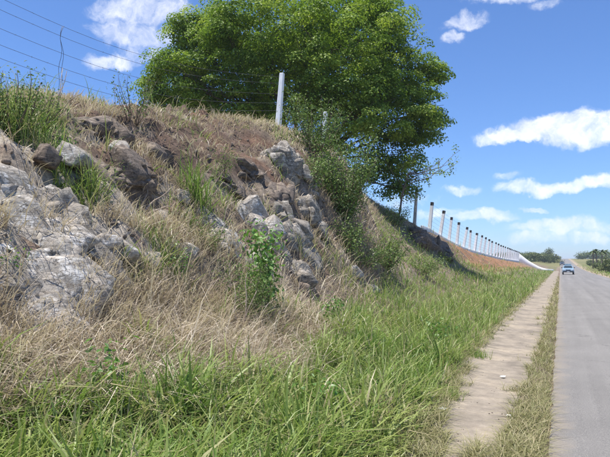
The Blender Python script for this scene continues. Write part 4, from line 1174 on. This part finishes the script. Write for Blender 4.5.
for i, (u, y, hg) in enumerate([(593, 190, 5.0), (597, 196, 5.2), (602, 186, 4.9), (606, 200, 5.1)]):
    o = palm(500 + i, hg); d = ray(u, 262); x = d.x / d.y * y
    o.location = (x, y, S(x, y)); o['label'] = ('leftmost', 'second from the left', 'third from the left', 'rightmost')[i] + ' of four slim palms with dark tufted heads above the bushes'
# far woods
def wood(name, label, x0, x1, y0, y1, n, hg):
    r = np.random.default_rng(77); cs, ns, tn = [], [], []
    for k in range(n):
        x, y = r.uniform(x0, x1), r.uniform(y0, y1); z = S(x, y); rr = r.uniform(2.5, 5.5)
        if abs(x - 2.7) < 9: continue
        d = r.normal(size=(130, 3)); d /= np.linalg.norm(d, axis=1)[:, None]
        cs.append(np.array([x, y, z + hg * r.uniform(.3, .65)]) + d * rr * r.uniform(.5, 1, (130, 1)) * [1, 1, .7]); ns.append(d + [0, 0, .6]); tn.append(np.clip(r.uniform(.1, .7) + r.normal(size=130) * .15, 0, 1))
    cs = np.concatenate(cs)
    return tag(link(name, leaves_mesh(name, cs, np.full(len(cs), 1.0), np.concatenate(ns), np.concatenate(tn), .8), M['leaf_far']), label, None, None, 'stuff')
wood('far_woods', 'low scrubby woodland filling the far distance', -150, 160, 430, 640, 420, 5)

# ------------------------------------------------------------------ scraps of paper on the path
for uv, s, label in [((503, 379), .032, 'white paper scrap lying on the path beside the dry verge'), ((443, 412), .038, 'white scrap of litter on the left path edge near the camera'), ((509, 419), .022, 'tiny pale scrap in the verge grass by the asphalt')]:
    p = hit(*uv); bm = bmesh.new()
    gr = bmesh.ops.create_grid(bm, x_segments=4, y_segments=4, size=s)
    for v in bm.verts: v.co.z = .012 + rng.uniform(0, .016); v.co.x += rng.normal() * .006; v.co.y += rng.normal() * .006
    ex = bmesh.ops.solidify(bm, geom=list(bm.faces), thickness=.001)
    o = bm_obj('paper_scrap', bm, M['paper']); o.location = (p[0], p[1], S(p[0], p[1]) + .022); o.rotation_euler.z = rng.uniform(0, 3)
    tag(o, label, 'litter')

# ------------------------------------------------------------------ thin air haze
HAZE = 0.0003
if HAZE:
    bm = bmesh.new(); add_box(bm, (0, 2400, 19.0), (8400, 5600, 46)); hz = bm_obj('haze', bm, None)
    mh, h, out = mat('air'); pv_ = h.n('ShaderNodeVolumePrincipled'); pv_.inputs['Color'].default_value = (.80, .88, 1, 1); pv_.inputs['Density'].default_value = HAZE
    mh.node_tree.links.new(pv_.outputs[0], out.inputs['Volume']); hz.data.materials.append(mh); tag(hz, 'thin pale air haze over the whole place', None, None, 'stuff')
print('LEAVES', NLEAF, 'TRIS', sum(len(o.data.polygons) for o in COL.objects if o.type == 'MESH'))
